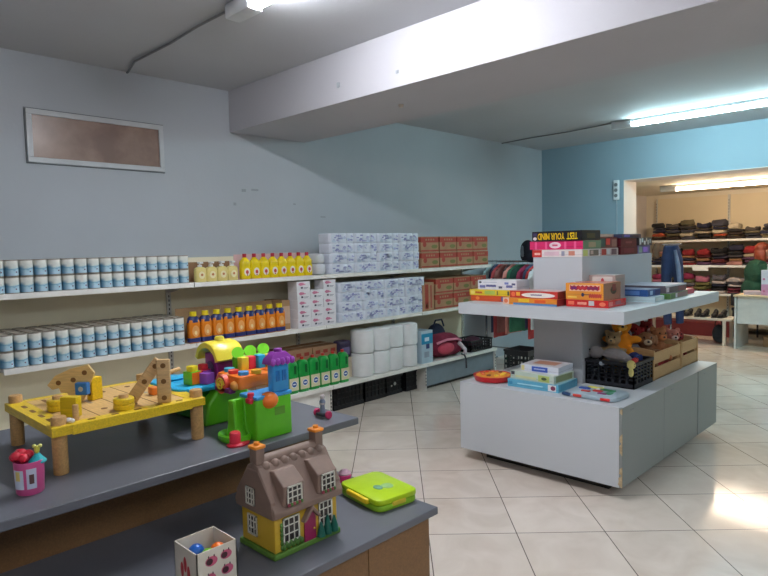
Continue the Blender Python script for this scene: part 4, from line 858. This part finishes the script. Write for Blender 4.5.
for k in range(6): m.ell((.016*math.cos(k), .016*math.sin(k*1.05), .016+.006*(k % 2)), (.015, .013, .012), P(206, 40, 60), 10, 7)
m.ell((0, 0, .024), .014, P(206, 40, 60)); m.build('petals', t2, smooth=True)
t2 = thing('toy_topper', 'turquoise cone-shaped plastic topper with yellow crest in the pink pot', 'toy', (-1.945, .545, zc+.085))
t2.scale = (1.1, 1.1, 1.1)
m = MB(); m.tube([(.0, 0, -.05), (0, 0, .01)], .004, P(60, 170, 180)); m.build('stick', t2)
m = MB(); m.lathe([(.021, 0), (.022, .004), (.01, .018), (.006, .024)], P(40, 170, 180)); m.build('cap', t2, smooth=True)
m = MB(); m.ell((0, 0, .034), (.007, .007, .011), P(210, 206, 80)); m.ell((.008, .006, .044), .005, P(220, 216, 120)); m.ell((-.008, -.004, .042), .005, P(220, 216, 120)); m.build('crest', t2, smooth=True)

# lower counter: toy house
zl = .5705
th = thing('toy_house', 'toy cottage with brown thatched roof and yellow walls on the lower counter', 'toy house', (-1.585, 1.165, zl))
YW = P(196, 160, 44, .4); BR = mat((128, 106, 94), .55, 'thatch', amt=.1, scale=20); GN = P(90, 130, 50, .5); WHT = P(215, 212, 200, .4); GLS = P(50, 46, 44, .2)
HX0, HX1, HY0, HY1 = -1.672, -1.497, 1.045, 1.292
m = W(th); m.box(HX0-.008, HX1+.008, HY0-.008, HY1+.008, zl, zl+.018, GN); m.build('lawn_base', th, bevel=.004, bseg=3)
m = W(th); m.box(HX0, HX1, HY0, HY1, zl+.018, zl+.155, YW); m.prism([(HX0, zl+.155), (HX1, zl+.155), ((HX0+HX1)/2+.02, zl+.25), ((HX0+HX1)/2-.02, zl+.25)], HY0+.004, HY1-.004, YW); m.build('walls', th, bevel=.003)
for y0_, y1_ in ((HY0-.014, HY0+.004), (HY1-.004, HY1+.014)):
    m = W(th); m.prism([(HX0-.012, zl+.128), (HX1+.012, zl+.128), (HX1+.006, zl+.18), ((HX0+HX1)/2+.03, zl+.262), ((HX0+HX1)/2-.03, zl+.262), (HX0-.006, zl+.18)], y0_, y1_, BR); m.build('gable_thatch', th, bevel=.004, bseg=3)
m = W(th); cx = (HX0+HX1)/2
prof = [(HX1+.018, zl+.13), (HX1+.02, zl+.15), (HX1-.01, zl+.2), (cx+.028, zl+.272), (cx, zl+.285), (cx-.028, zl+.272), (HX0+.01, zl+.2), (HX0-.02, zl+.15), (HX0-.018, zl+.13), (HX0+.012, zl+.165), (cx-.014, zl+.262), (cx+.014, zl+.262), (HX1-.012, zl+.165)]
m.prism(prof, HY0-.012, HY1+.012, BR); m.build('roof', th, bevel=.004, bseg=3)
m = W(th); m.tube([(cx, HY0+.0, zl+.278), (cx, HY1, zl+.278)], .02, BR, seg=12)
for k in range(7): m.ell((cx+.022, HY0+.02+k*.035, zl+.266), (.014, .018, .018), BR, 10, 7)
m.build('ridge', th, smooth=True)
for y in (HY0+.002, HY1-.012):
    m = W(th); m.box(cx-.018, cx+.018, y-.012, y+.02, zl+.255, zl+.325, BR); c = m.build('chimney', th, bevel=.003)
    m = W(th); m.rbox(cx-.021, cx+.021, y-.016, y+.024, zl+.325, zl+.335, .004, P(232, 140, 40)); m.cyl((cx, y+.004, zl+.334), .009, .01, P(232, 140, 40)); m.build('chimney_cap', c, smooth=True)
def window(x, y, z, w, h, ax='x', box=True):
    m = W(th); f = .0045
    def q(u0, u1, z0, z1, d0, d1, mt):
        if ax == 'x': m.box(x+d0, x+d1, u0, u1, z0, z1, mt)
        else: m.box(u0, u1, y-d1, y-d0, z0, z1, mt)
    c = y if ax == 'x' else x
    q(c-w/2, c+w/2, z, z+h, -.002, .001, GLS)
    for u in (-w/2, -w/6-f/4, w/6-f/4, w/2-f): q(c+u, c+u+(f if abs(u) > w*.3 else f*.6), z, z+h, 0, .004, WHT)
    for v in (0, h/3, 2*h/3, h-f): q(c-w/2, c+w/2, z+v, z+v+(f if v in (0, h-f) else f*.6), 0, .004, WHT)
    m.build('window', th)
for y in (HY0+.062, HY1-.052):
    m = W(th); m.prism([(HX1-.06, zl+.16), (HX1+.018, zl+.16), (HX1+.022, zl+.222), (HX1-.03, zl+.26), (HX1-.06, zl+.255)], y-.04, y+.04, BR); m.build('dormer', th, bevel=.004, bseg=3)
    window(HX1+.021, y, zl+.165, .056, .056)
    m = W(th)
    for k in range(6): m.ell((HX1+.026, y-.024+k*.0095, zl+.165), (.005, .006, .006), P(*[(150, 60, 80), (70, 120, 50)][k % 2]), 8, 5)
    m.build('flower_box', th, smooth=True)
window(HX1+.001, HY0+.06, zl+.04, .062, .078); window(HX1+.001, HY1-.05, zl+.045, .056, .08)
window(HX0+.06, HY0, zl+.045, .05, .065, 'y'); window(HX0+.075, HY0-.015, zl+.15, .045, .055, 'y')
m = W(th); yd = HY0+.132; m.box(HX1, HX1+.005, yd-.022, yd+.022, zl+.018, zl+.09, P(146, 30, 80)); m.prism([(yd-.022, zl+.09), (yd+.022, zl+.09), (yd+.012, zl+.104), (yd-.012, zl+.104)], HX1, HX1+.005, P(146, 30, 80), 'yz'); d = m.build('front_door', th)
m = W(th); m.ell((HX1+.007, yd+.014, zl+.052), .003, YE); m.build('door_knob', d)
m = W(th); m.prism([(yd-.036, zl+.088), (yd-.026, zl+.088), (yd, zl+.118), (yd+.026, zl+.088), (yd+.036, zl+.088), (yd, zl+.136)], HX1, HX1+.022, BR, 'yz'); m.build('porch_roof', th, bevel=.003)
m = W(th)
for y, h in ((HY1-.075, .045), (HY1-.048, .06), (HY1-.02, .05)): m.lathe([(.014, 0), (.012, h*.4), (.003, h)], P(20, 96, 80), c=(HX1+.009, y, zl+.018), seg=10)
m.build('shrub', th, smooth=True)
m = W(th)
for k in range(9): m.ell((HX1+.004, HY0+.03+k*.0085, zl+.03+.006*(k % 2)), (.006, .008, .011), P(70, 110, 40), 8, 5)
for k in range(6): m.ell((HX1+.002, HY0+.024, zl+.03+k*.014), (.004, .006, .008), P(70, 110, 40), 8, 5)
m.build('ivy', th, smooth=True)

# toy laptop
t = thing('toy_laptop', 'closed lime green toy laptop with yellow handle on the lower counter', 'toy', (-1.598, 1.585, zl), math.radians(-8))
LG = P(172, 204, 20, .3)
m = MB(); m.rbox(-.125, .125, -.093, .093, 0, .024, .03, P(140, 190, 40, .3)); m.build('base', t, smooth=True)
m = MB(); m.rbox(-.127, .127, -.095, .095, .024, .046, .03, LG); m.build('lid', t, smooth=True)
m = MB(); m.rbox(-.06, .07, -.106, -.078, .02, .04, .008, P(236, 206, 30)); m.build('handle', t, smooth=True)
m = MB(); m.rbox(.1, .1305, -.03, .03, .014, .03, .005, P(214, 190, 60)); m.build('latch', t, smooth=True)
m = MB(); m.lathe([(.024, 0), (.022, .003)], P(150, 190, 120), c=(.03, .02, .046)); m.lathe([(.016, 0), (.014, .003)], P(110, 160, 130), c=(.02, -.015, .046), sx=1.4); m.build('lid_emblem', t, smooth=True)
# pink cup
m = MB(); m.lathe([(.018, 0), (.024, .005), (.027, .03), (.022, .034)], P(226, 60, 130, .3)); m.lathe([(.024, .034), (.026, .04), (.012, .052)], P(236, 190, 210, .3)); 
tag(m.build('toy_pot', loc=(-1.80, 1.60, zl), smooth=True), 'small pink and white toy pot between the cottage and the green laptop', 'toy')
# cube box with balls
t = thing('storage_cube', 'small white cardboard cube with ladybird drawings on the lower counter', 'box', (-1.553, .848, zl), 0)
CW = mat((214, 206, 190), .6, 'card'); h = .118; a = .062
m = MB(); m.box(-a, a, -a, a, 0, .003, CW)
for q in (-1, 1): m.box(q*a-(.003 if q > 0 else 0), q*a+(.003 if q < 0 else 0), -a, a, 0, h, CW); m.box(-a, a, q*a-(.003 if q > 0 else 0), q*a+(.003 if q < 0 else 0), 0, h, CW)
m.build('cube', t)
PKK = P(196, 90, 120); DB = P(70, 34, 44)
for u, v, r in ((-.018, .085, .017), (.028, .088, .016), (.03, .045, .017), (-.022, .04, .014)):
    m = MB(); m.prism([(u+r*1.1*math.cos(k*PI/7), v+r*.8*math.sin(k*PI/7)) for k in range(14)], a, a+.001, PKK, 'yz'); m.prism([(u-.006+r*.6*math.cos(k*PI/5), v+r*.55*math.sin(k*PI/5)) for k in range(10)], a+.0008, a+.0016, DB, 'yz')
    for w_ in (-1, 1): m.ell((a+.001, u+w_*r*.5, v+r*.8), (.001, .002, .004), DB, 6, 5)
    m.build('ladybird_drawing', t)
for k in range(3):
    m = MB(); m.ell((-.02+.018*k, -a-.0006, .05+.02*(k % 2)), (.009, .0012, .022), P(190, 50, 56), 10, 7); m.build('red_drawing', t)
for x, y, c, n in ((-1.583, .835, (20, 90, 180), 'blue'), (-1.545, .882, (232, 110, 30), 'orange'), (-1.532, .845, (120, 190, 50), 'green')):
    m = MB(); m.ell((0, 0, .0), .023, P(*c, rough=.3)); o = tag(m.build('toy_ball', loc=(x, y, zl+.078), smooth=True), '%s plastic ball inside the ladybird cube' % n, 'ball')
m = MB(); m.rbox(-.055, .055, -.055, .055, 0, .05, .01, P(120, 90, 90)); tag(m.build('toy_filling', loc=(-1.553, .848, zl+.004), smooth=True), 'dark block under the balls in the ladybird cube', 'toy block')
# ---------------------------------------------------------------- clothes rack beyond the shelves
CHR = mat((190, 192, 195), .25, 'metal', metal=.9)
RKY, RKZ = 6.62, 1.30
t = thing('clothes_rail', 'chrome clothes rail standing between the wall shelves and the far wall', 'clothes rail', (-4.1, RKY, 0))
m = W(t); m.tube([(-4.6, RKY, RKZ), (-3.62, RKY, RKZ)], .0125, CHR, seg=10); m.build('hanging_bar', t, smooth=True)
for x in (-4.6, -3.62):
    m = W(t); m.tube([(x, RKY, .03), (x, RKY, RKZ+.012)], .0135, CHR, seg=10); m.build('post', t, smooth=True)
    m = W(t); m.tube([(x, RKY-.24, .015), (x, RKY+.24, .015)], .0135, CHR, seg=10); m.build('foot', t, smooth=True)
m = W(t); m.tube([(-4.6, RKY, .2), (-3.62, RKY, .2)], .009, CHR, seg=8); m.build('cross_bar', t, smooth=True)
def garment(lb, x, col, ln, wdt=.22, col2=None, tilt=0, y=RKY, z=RKZ, rot=0, g='clothes on the rail'):
    t = thing('hanging_garment', lb, 'clothing', (x, y, z), math.radians(tilt)+rot, g); c = CL(*col)
    m = MB(); m.tube([(0, .0, .016), (0, .014, .010), (0, .012, -.004), (0, 0, -.02), (0, 0, -.045)], .002, CHR, seg=5)
    m.tube([(0, -wdt*.9, -.11), (0, -.04, -.055), (0, 0, -.045), (0, .04, -.055), (0, wdt*.9, -.11)], .005, P(40, 40, 44), seg=6); m.build('hanger', t, smooth=True)
    rings = []; rnd = random.Random(lb)
    for k, (hw, zz) in enumerate(((.04, -.04), (.07, -.052), (wdt*.8, -.095), (wdt, -.13), (wdt*1.05, -.2), (wdt*.92, -.32), (wdt*.9, -ln*.7), (wdt*.95, -ln))):
        n = 16; ring = []
        for i in range(n):
            a = 2*PI*i/n; th = (.016+.008*math.sin(3*a+k*.6+rnd.random()))
            ring.append((th*math.sin(a)+(.01*math.sin(k*.9+5*math.cos(a)) if k > 3 else 0), hw*math.cos(a), zz-(.012*abs(math.sin(4*a)) if k == 7 else 0)))
        rings.append(ring)
    m = MB(); m.loft(rings, c); o = m.build('cloth', t, smooth=True)
    if col2:
        m = MB(); n = len(rings[0]); m.loft([[(v[0]*1.15, v[1]*1.01, v[2]) for v in r] for r in (rings[4], rings[5])], CL(*col2)); m.build('stripe', t, smooth=True)
    return t
lt = lambda c: tuple(min(235, int(v*1.3+12)) for v in c)
gs = [((150, 170, 196), .62, 'pale blue', None), ((52, 60, 84), .6, 'navy', None), ((150, 60, 62), .66, 'red', (60, 40, 50)), ((120, 76, 70), .6, 'brown', None), ((70, 60, 66), .7, 'dark grey', None), ((176, 110, 100), .6, 'salmon', (60, 60, 66)), ((44, 96, 72), .58, 'green', None), ((30, 60, 50), .62, 'dark green', None), ((120, 34, 60), .66, 'maroon', None), ((60, 66, 90), .8, 'slate blue', None), ((156, 52, 52), .92, 'rust red', (190, 180, 170)), ((206, 206, 214), .8, 'white', None), ((96, 60, 60), .86, 'plum', None), ((190, 190, 200), .6, 'light grey', (120, 40, 60))]
for k, (c, ln, nm_, c2) in enumerate(gs):
    x = -4.50+k*.064; c = lt(c); ln = ln+(.28 if k in (1, 2, 3, 5, 6) else 0)
    garment('%s garment on the chrome clothes rail, %s' % (nm_, ['nearest the wall', 'second from the wall'][k] if k < 2 else ('between the wall end and the middle' if k < 6 else ('near the middle' if k < 9 else 'toward the island end'))), x, c, ln, .19+.02*(k % 3), c2, tilt=random.uniform(-12, 12))
t = thing('shoulder_bag', 'dark navy and grey bag hanging above the clothes rail', 'bag', (-3.98, RKY, RKZ))
blob('body', [('e', (0, -.0, .13), (.10, .07, .13)), ('e', (.05, .0, .06), (.09, .07, .08)), ('e', (-.05, .02, .07), (.06, .06, .08))], CL(34, 38, 52), .012, t)
m = MB(); m.ell((-.04, -.055, .12), (.03, .02, .07), CL(130, 140, 150)); m.build('grey_panel', t, smooth=True)
crate('tall black perforated crate on the floor behind the island', (-3.44, 5.62, .001), .28, .3, .41, .0, BLK, grid=True)
gbox('white flat carton on the floor behind the clothes rail', -3.9, 7.3, .001, .5, .35, .30, 0, (170, 174, 176), None, cat='box', name='cardboard_box')

# ---------------------------------------------------------------- back room
BSY = 10.92; HB = [(1.518, 'top'), (1.095, 'middle'), (.633, 'lower')]
for i, (a, b) in enumerate(((-4.2, -3.03), (-3.03, -1.86), (-1.86, -.69))):
    t = thing('shelving_unit', 'cream back-room shelving bay stacked with folded clothes, %s' % ['left bay nearest the corner', 'middle bay', 'right bay behind the desk'][i], 'shelving', (0, 0, 0), 0, 'back room shelving')
    MB().box(a+.004, b-.004, 11.36, 11.39, .1, 2.25, mat((224, 206, 170), .6, 'plastic', amt=.03, scale=2)).build('back_panel', t)
    m = MB(); m.box(a-.016 if i else a, a+.016, 11.33, 11.37, 0, 2.25, UP)
    for k in range(38): m.box(a-.004, a+.004, 11.328, 11.331, .3+k*.05, .3+k*.05+.024, HOLE)
    m.build('upright', t)
    for z, n in HB: 
        m = MB(); m.box(a+.002, b-.002, BSY, 11.34, z-.022, z, SW); m.box(a+.002, b-.002, BSY-.012, BSY, z-.034, z, SW); m.build('shelf', t, bevel=.002)
    m = MB(); m.box(a+.002, b-.002, BSY, 11.34, .1, .12, SW); m.build('base_shelf', t)
t = MB().box(-.12, .12, -.003, 0, 0, .07, P(240, 238, 234)).build('price_card', loc=(-3.33, BSY-.013, 1.005)); tag(t, 'white card fixed below the middle back-room shelf edge', 'card')
gar = []
for s in range(5):
    rnd = random.Random(s+20); m = MB(); rings = []
    for k, (z, sc) in enumerate(((0, .88), (.006, .97), (.02, 1.02), (.036, 1.0), (.048, .93), (.054, .8))):
        ring = []
        for i in range(20):
            a = 2*PI*i/20; c, q = math.cos(a), math.sin(a); e = .45
            x = .11*sc*math.copysign(abs(c)**e, c)*(1+.06*math.sin(2.7*a+s+k*.4)); y = .14*sc*math.copysign(abs(q)**e, q)*(1+.05*math.sin(3.1*a+s*2))
            ring.append((x, y, z*(1+.18*math.sin(2*a+s)+.1*math.sin(5*a+s))*(1 if k else 0)))
        rings.append(ring)
    m.loft(rings, CL(200, 200, 200)); o = m.build('folded_garment', smooth=True); gar.append(o)
cols = {'top': [('navy', (36, 36, 56)), ('black', (32, 30, 32)), ('charcoal', (56, 50, 48)), ('cream', (190, 176, 150)), ('rust', (160, 70, 40)), ('grey', (84, 76, 70)), ('dark brown', (54, 40, 34)), ('slate', (66, 64, 72)), ('khaki', (104, 94, 68))],
        'middle': [('red', (140, 34, 38)), ('dusty pink', (160, 112, 104)), ('black', (30, 28, 30)), ('cream', (180, 160, 136)), ('purple', (90, 58, 84)), ('maroon', (90, 30, 34)), ('tan', (150, 108, 74)), ('navy', (40, 38, 58)), ('dark grey', (60, 56, 60))],
        'lower': [('maroon', (100, 34, 48)), ('black', (32, 28, 30)), ('pink', (170, 98, 116)), ('pale', (180, 166, 162)), ('olive', (104, 96, 52)), ('raspberry', (136, 38, 68)), ('grey', (90, 84, 90)), ('rose', (150, 80, 82)), ('dark blue', (38, 38, 56))]}
for z, n in HB:
    rnd = random.Random(n)
    for p in range(11):
        x = -4.05+p*.24; zz = z+.001; cnt = rnd.choice([4, 5, 5]) if n != 'top' else rnd.choice([3, 4, 4, 5])
        for q in range(cnt):
            cn, c = cols[n][rnd.randrange(9)]; s = rnd.uniform(.5, 1.05) if q < cnt-1 else rnd.uniform(.9, 1.9)
            src = gar[rnd.randrange(5)]; o = src.copy(); COL.objects.link(o); o.location = (x+rnd.uniform(-.015, .015), 11.09+rnd.uniform(-.02, .02), zz); o.rotation_euler = (0, 0, rnd.uniform(-.25, .25)+(PI if q % 2 else 0))
            w_ = rnd.uniform(.92, 1.03) if q < cnt-1 else rnd.uniform(.75, 1.0); o.scale = (w_, w_, s); o.material_slots[0].link = 'OBJECT'; o.material_slots[0].material = CL(*c); zz += .054*s*1.2+.001
            side = 'nearest the left corner' if p == 0 else ('above the price card side' if p < 5 else ('beside the upright strip' if p < 7 else 'toward the desk'))
            tag(o, '%s garment, %s back-room shelf, %s, %s' % (cn, n, ['corner pile', 'second pile from corner', 'third pile from corner', 'fourth pile from corner', 'fifth pile from corner', 'sixth pile from corner', 'seventh pile from corner', 'eighth pile from corner', 'ninth pile from corner', 'tenth pile from corner', 'eleventh pile from corner'][p], ['bottom', 'second up', 'third up', 'fourth up', 'fifth up'][q] if q < cnt-1 else 'topmost'), 'clothing', 'folded clothes on the %s back-room shelf' % n)
for o in gar: bpy.data.objects.remove(o)
t = MB().box(-.62, .62, -.2, .2, 0, .21, mat((104, 30, 34), .6, 'card')).build('storage_box', loc=(-3.35, 10.62, .001), bevel=.006); tag(t, 'long dark red box on the floor under the back-room bench', 'box')
# low bench with shoes
t = thing('low_bench', 'low white bench with black shoes in front of the back-room shelves', 'bench', (-3.1, 9.75, 0))
m = W(t); m.box(-3.75, -2.5, 9.56, 9.95, .355, .385, P(214, 206, 190, .5)); m.build('bench_top', t, bevel=.003)
for x in (-3.7, -2.6):
    for y in (9.58, 9.92):
        m = W(t); m.box(x-.02, x+.02, y-.015, y+.015, 0, .355, P(214, 206, 190, .5)); m.build('leg', t)
sh = None
def shoe():
    t = thing('shoe', 'x', 'shoe'); K = P(28, 26, 28, .5)
    blob('upper', [('e', (0, -.07, .035), (.04, .07, .032)), ('e', (0, .03, .05), (.036, .07, .045)), ('e', (0, .07, .075), (.032, .035, .04))], K, .007, t)
    m = MB(); m.rbox(-.04, .04, -.135, .105, 0, .016, .036, P(50, 48, 48)); m.build('sole', t, smooth=True); return t
s0 = shoe(); n_ = ['farthest left', 'second from the left', 'third from the left', 'third from the desk', 'second from the desk', 'nearest the desk']
for k in range(6):
    l = (-3.22+k*.1+(k//2)*.03, 9.72, .386); lb = 'black shoe on the low white bench, '+n_[k]
    if k == 0: s0.location = l; s0['label'] = lb; s0['group'] = 'black shoes on the bench'
    else: copy_tree(s0, l, .08*(-1)**k, lb, 'black shoes on the bench')
t = thing('black_bag', 'black bag on the floor beneath the right end of the low bench', 'bag', (-2.72, 9.76, .001))
blob('body', [('e', (0, 0, .14), (.09, .1, .14)), ('e', (.02, 0, .07), (.08, .12, .07))], CL(34, 34, 38), .012, t)
m = MB(); m.tube([(-.05, -.02, .26), (-.03, -.02, .34), (.03, -.02, .34), (.05, -.02, .26)], .008, CL(40, 40, 44)); m.build('handle', t)
# desk
t = thing('desk', 'white office desk with pale wood edge in the back room', 'desk', (-1.7, 9.7, 0)); DE = P(206, 208, 204, .45)
m = W(t); m.box(-2.44, -.9, 9.38, 10.05, .722, .745, WD(214, 196, 160, .5)); m.build('desk_top', t, bevel=.002)
m = W(t); m.box(-2.40, -.94, 9.42, 9.438, .35, .722, DE); m.build('front_panel', t, bevel=.002)
for x in (-2.43, -.935):
    m = W(t); m.box(x, x+.025, 9.4, 10.03, 0, .722, DE); m.build('side_panel', t, bevel=.002)
m = MB(); m.box(-.16, .16, -.12, .12, 0, .14, CARD); tag(m.build('cardboard_box', loc=(-2.0, 9.9, .001)), 'brown cardboard box under the back-room desk', 'box')
m = MB(); m.lathe([(.12, 0), (.14, .01), (.16, .3), (.15, .3), (.13, .02)], P(28, 28, 30), seg=20); tag(m.build('waste_bin', loc=(-1.68, 9.75, .001), smooth=True), 'black waste bin under the back-room desk', 'bin')
t = thing('gift_bag', 'white and pink patterned gift bag standing on the desk', 'bag', (-2.0, 9.5, .7455))
m = MB(); m.loft([[(-.12, -.05, 0), (.12, -.05, 0), (.12, .05, 0), (-.12, .05, 0)], [(-.125, -.045, .34), (.125, -.045, .34), (.125, .045, .34), (-.125, .045, .34)]], P(222, 220, 230)); m.box(-.1205, .1205, -.0515, .0515, .0, .15, P(220, 160, 196))
for k in range(8): m.ell((-.09+.06*(k % 4), -.052, .06+.16*(k//4)+.03*(k % 2)), (.016, .003, .016), P(210, 120, 160), 8, 5)
m.build('bag', t)
for y in (-.03, .03):
    m = MB(); m.tube([(-.06, y, .33), (-.05, y, .42), (0, y, .45), (.05, y, .42), (.06, y, .33)], .004, P(230, 226, 230), seg=6); m.build('handle', t, smooth=True)
m = MB(); m.box(-.1, .1, -.1, .1, 0, .05, P(196, 180, 190)); tag(m.build('small_parcel', loc=(-2.26, 9.58, .7455), rot=.3, bevel=.004), 'small pale pink parcel beside the gift bag on the desk', 'parcel')
# office chair + person behind the desk
PX, PY = -2.44, 10.42
t = thing('office_chair', 'dark chair behind the desk under the seated person', 'chair', (PX, PY, 0), 2.3)
CHB = -.2; DKC = P(40, 40, 44)
MB().rbox(-.23, .23, -.22, .22, .42, .47, .05, CL(50, 50, 56)).build('seat', t, smooth=True)
MB().rbox(-.2, .2, .2, .235, .50, .70, .017, CL(50, 50, 56)).build('backrest', t, smooth=True)
m = MB(); m.box(-.02, .02, .2, .225, .43, .6, DKC); m.build('back_support', t)
for x in (-.2, .2):
    for y in (-.18, .2):
        m = MB(); m.tube([(x, y, 0), (x*.95, y*.95, .43)], .014, DKC); m.build('leg', t, smooth=True)
p = thing('person', 'person in a dark green jumper with reddish brown hair seated behind the desk', 'person', (PX, PY, 0), 2.3)
SK = mat((206, 160, 134), .6, 'skin', amt=.03)
sk = [('e', (0, -.15, 1.335), (.072, .09, .105)), ('e', (0, -.20, 1.29), (.045, .035, .05)), ('t', [(0, -.06, 1.1), (0, -.13, 1.28)], [.055, .048]), ('e', (0, -.03, .98), (.16, .1, .2)), ('e', (0, .0, .62), (.16, .12, .14)), ('e', (0, -.242, 1.325), (.012, .018, .018)),
      ('e', (-.073, -.14, 1.325), (.01, .02, .028)), ('e', (.073, -.14, 1.325), (.01, .02, .028))]
arms = []
for q in (-1, 1):
    arms += [('t', [(q*.16, -.05, 1.12), (q*.22, -.06, 1.0), (q*.27, -.14, .84)], [.05, .046, .04]), ('t', [(q*.27, -.14, .84), (q*.2, -.32, .79), (q*.15, -.4, .782)], [.04, .033, .025])]
legs = []
for q in (-1, 1): legs += [('t', [(q*.1, 0, .55), (q*.12, -.2, .56), (q*.12, -.40, .53)], [.09, .08, .062]), ('t', [(q*.12, -.40, .53), (q*.12, -.38, .3), (q*.12, -.36, .09)], [.06, .052, .036]), ('e', (q*.12, -.42, .045), (.04, .11, .04))]
hands = []
for q in (-1, 1):
    hands += [('e', (q*.145, -.435, .776), (.036, .045, .018))]
    for k in range(4): x = q*(.145+(-.026+.0175*k)); L_ = (.062, .075, .07, .055)[k]; hands.append(('t', [(x, -.46, .778), (x*1.0, -.46-L_*.55, .784), (x, -.46-L_, .768)], [.009, .0085, .007]))
    hands.append(('t', [(q*.112, -.42, .776), (q*.095, -.45, .778), (q*.092, -.475, .77)], [.011, .0095, .008]))
blob('body', sk+arms+legs+hands, SK, .0075, p)
big = lambda L_, e: [(a[0], a[1], tuple(v+e for v in a[2])) if a[0] == 'e' else (a[0], a[1], [v+e for v in a[2]]) for a in L_]
blob('jumper', big([('e', (0, -.02, .98), (.175, .12, .2)), ('e', (0, .01, .74), (.18, .14, .18)), ('t', [(-.15, -.05, 1.12), (.15, -.05, 1.12)], [.055, .055]), ('t', [(0, -.04, 1.08), (0, -.08, 1.19)], [.075, .052])], .014)+big(arms, .014)[0:4], CL(14, 62, 46), .011, p)
blob('trousers', big([a for a in legs if a[0] == 't'], .012)+[('e', (0, .0, .56), (.17, .14, .1))], CL(40, 44, 60), .012, p)
blob('hair', [('e', (0, -.115, 1.37), (.09, .1, .09)), ('e', (0, -.07, 1.27), (.088, .06, .12)), ('e', (-.068, -.10, 1.25), (.03, .045, .1)), ('e', (.068, -.10, 1.25), (.03, .045, .1))], mat((120, 52, 30), .5, 'hair', amt=.3, scale=60), .009, p)
m = MB()
for q in (-1, 1): m.ell((q*.028, -.228, 1.345), (.012, .006, .007), P(230, 228, 226)); m.ell((q*.028, -.2335, 1.345), (.0055, .002, .0055), P(50, 36, 28))
m.build('eyes', p, smooth=True)
m = MB(); m.tube([(-.022, -.234, 1.278), (0, -.239, 1.276), (.022, -.234, 1.278)], .0045, P(170, 80, 76), seg=6); m.build('mouth', p, smooth=True)
for q in (-1, 1):
    m = MB(); m.rbox(q*.12-.045, q*.12+.045, -.54, -.3, 0, .075, .04, P(40, 36, 36)); m.build('shoe', p, smooth=True)
# hanging jeans beyond the doorway
t = thing('clothes_stand', 'slim metal clothes stand with jeans just inside the back room', 'clothes stand', (-3.17, 8.98, 0))
m = W(t); m.tube([(-3.12, 8.98, .02), (-3.12, 8.98, 1.47)], .011, CHR, seg=8); m.build('post', t, smooth=True)
m = W(t); m.tube([(-3.36, 8.98, 1.46), (-2.98, 8.98, 1.46)], .009, CHR, seg=8); m.build('hanging_bar', t, smooth=True)
m = W(t); m.lathe([(.17, 0), (.17, .012), (.03, .025)], CHR, c=(-3.12, 8.98, 0), seg=24); m.build('base', t, smooth=True)
t = thing('hanging_jeans', 'blue jeans hanging from the metal stand just inside the back room', 'jeans', (-3.09, 8.93, 1.44), math.radians(20))
blob('denim', [('t', [(-.06, -.02, 0), (-.07, -.02, -.2), (-.075, -.02, -.6), (-.05, -.02, -1.1)], [.05, .075, .066, .055]), ('t', [(.03, -.02, 0), (.06, -.02, -.2), (.095, -.02, -.6), (.1, -.02, -1.08)], [.05, .075, .06, .052])], CL(36, 50, 86), .01, t)
m = MB(); m.tube([(.035, -.072, -.06), (.075, -.098, -.3), (.1, -.082, -.62)], [.02, .032, .022], CL(108, 122, 150)); m.build('faded_patch', t, smooth=True)
m = MB(); m.tube([(-.1, -.03, .0), (.08, -.03, .0)], .018, CL(90, 84, 90)); m.build('waistband', t, smooth=True)
t = thing('hanging_scarf', 'brown patterned scarf hanging beside the jeans on the metal stand', 'scarf', (-3.3, 8.95, 1.46))
blob('cloth', [('t', [(0, 0, .02), (-.02, -.02, -.08), (0, -.02, -.2)], [.03, .05, .04]), ('t', [(.03, .03, .02), (.04, .03, -.1)], [.03, .04])], CL(110, 84, 66), .01, t)
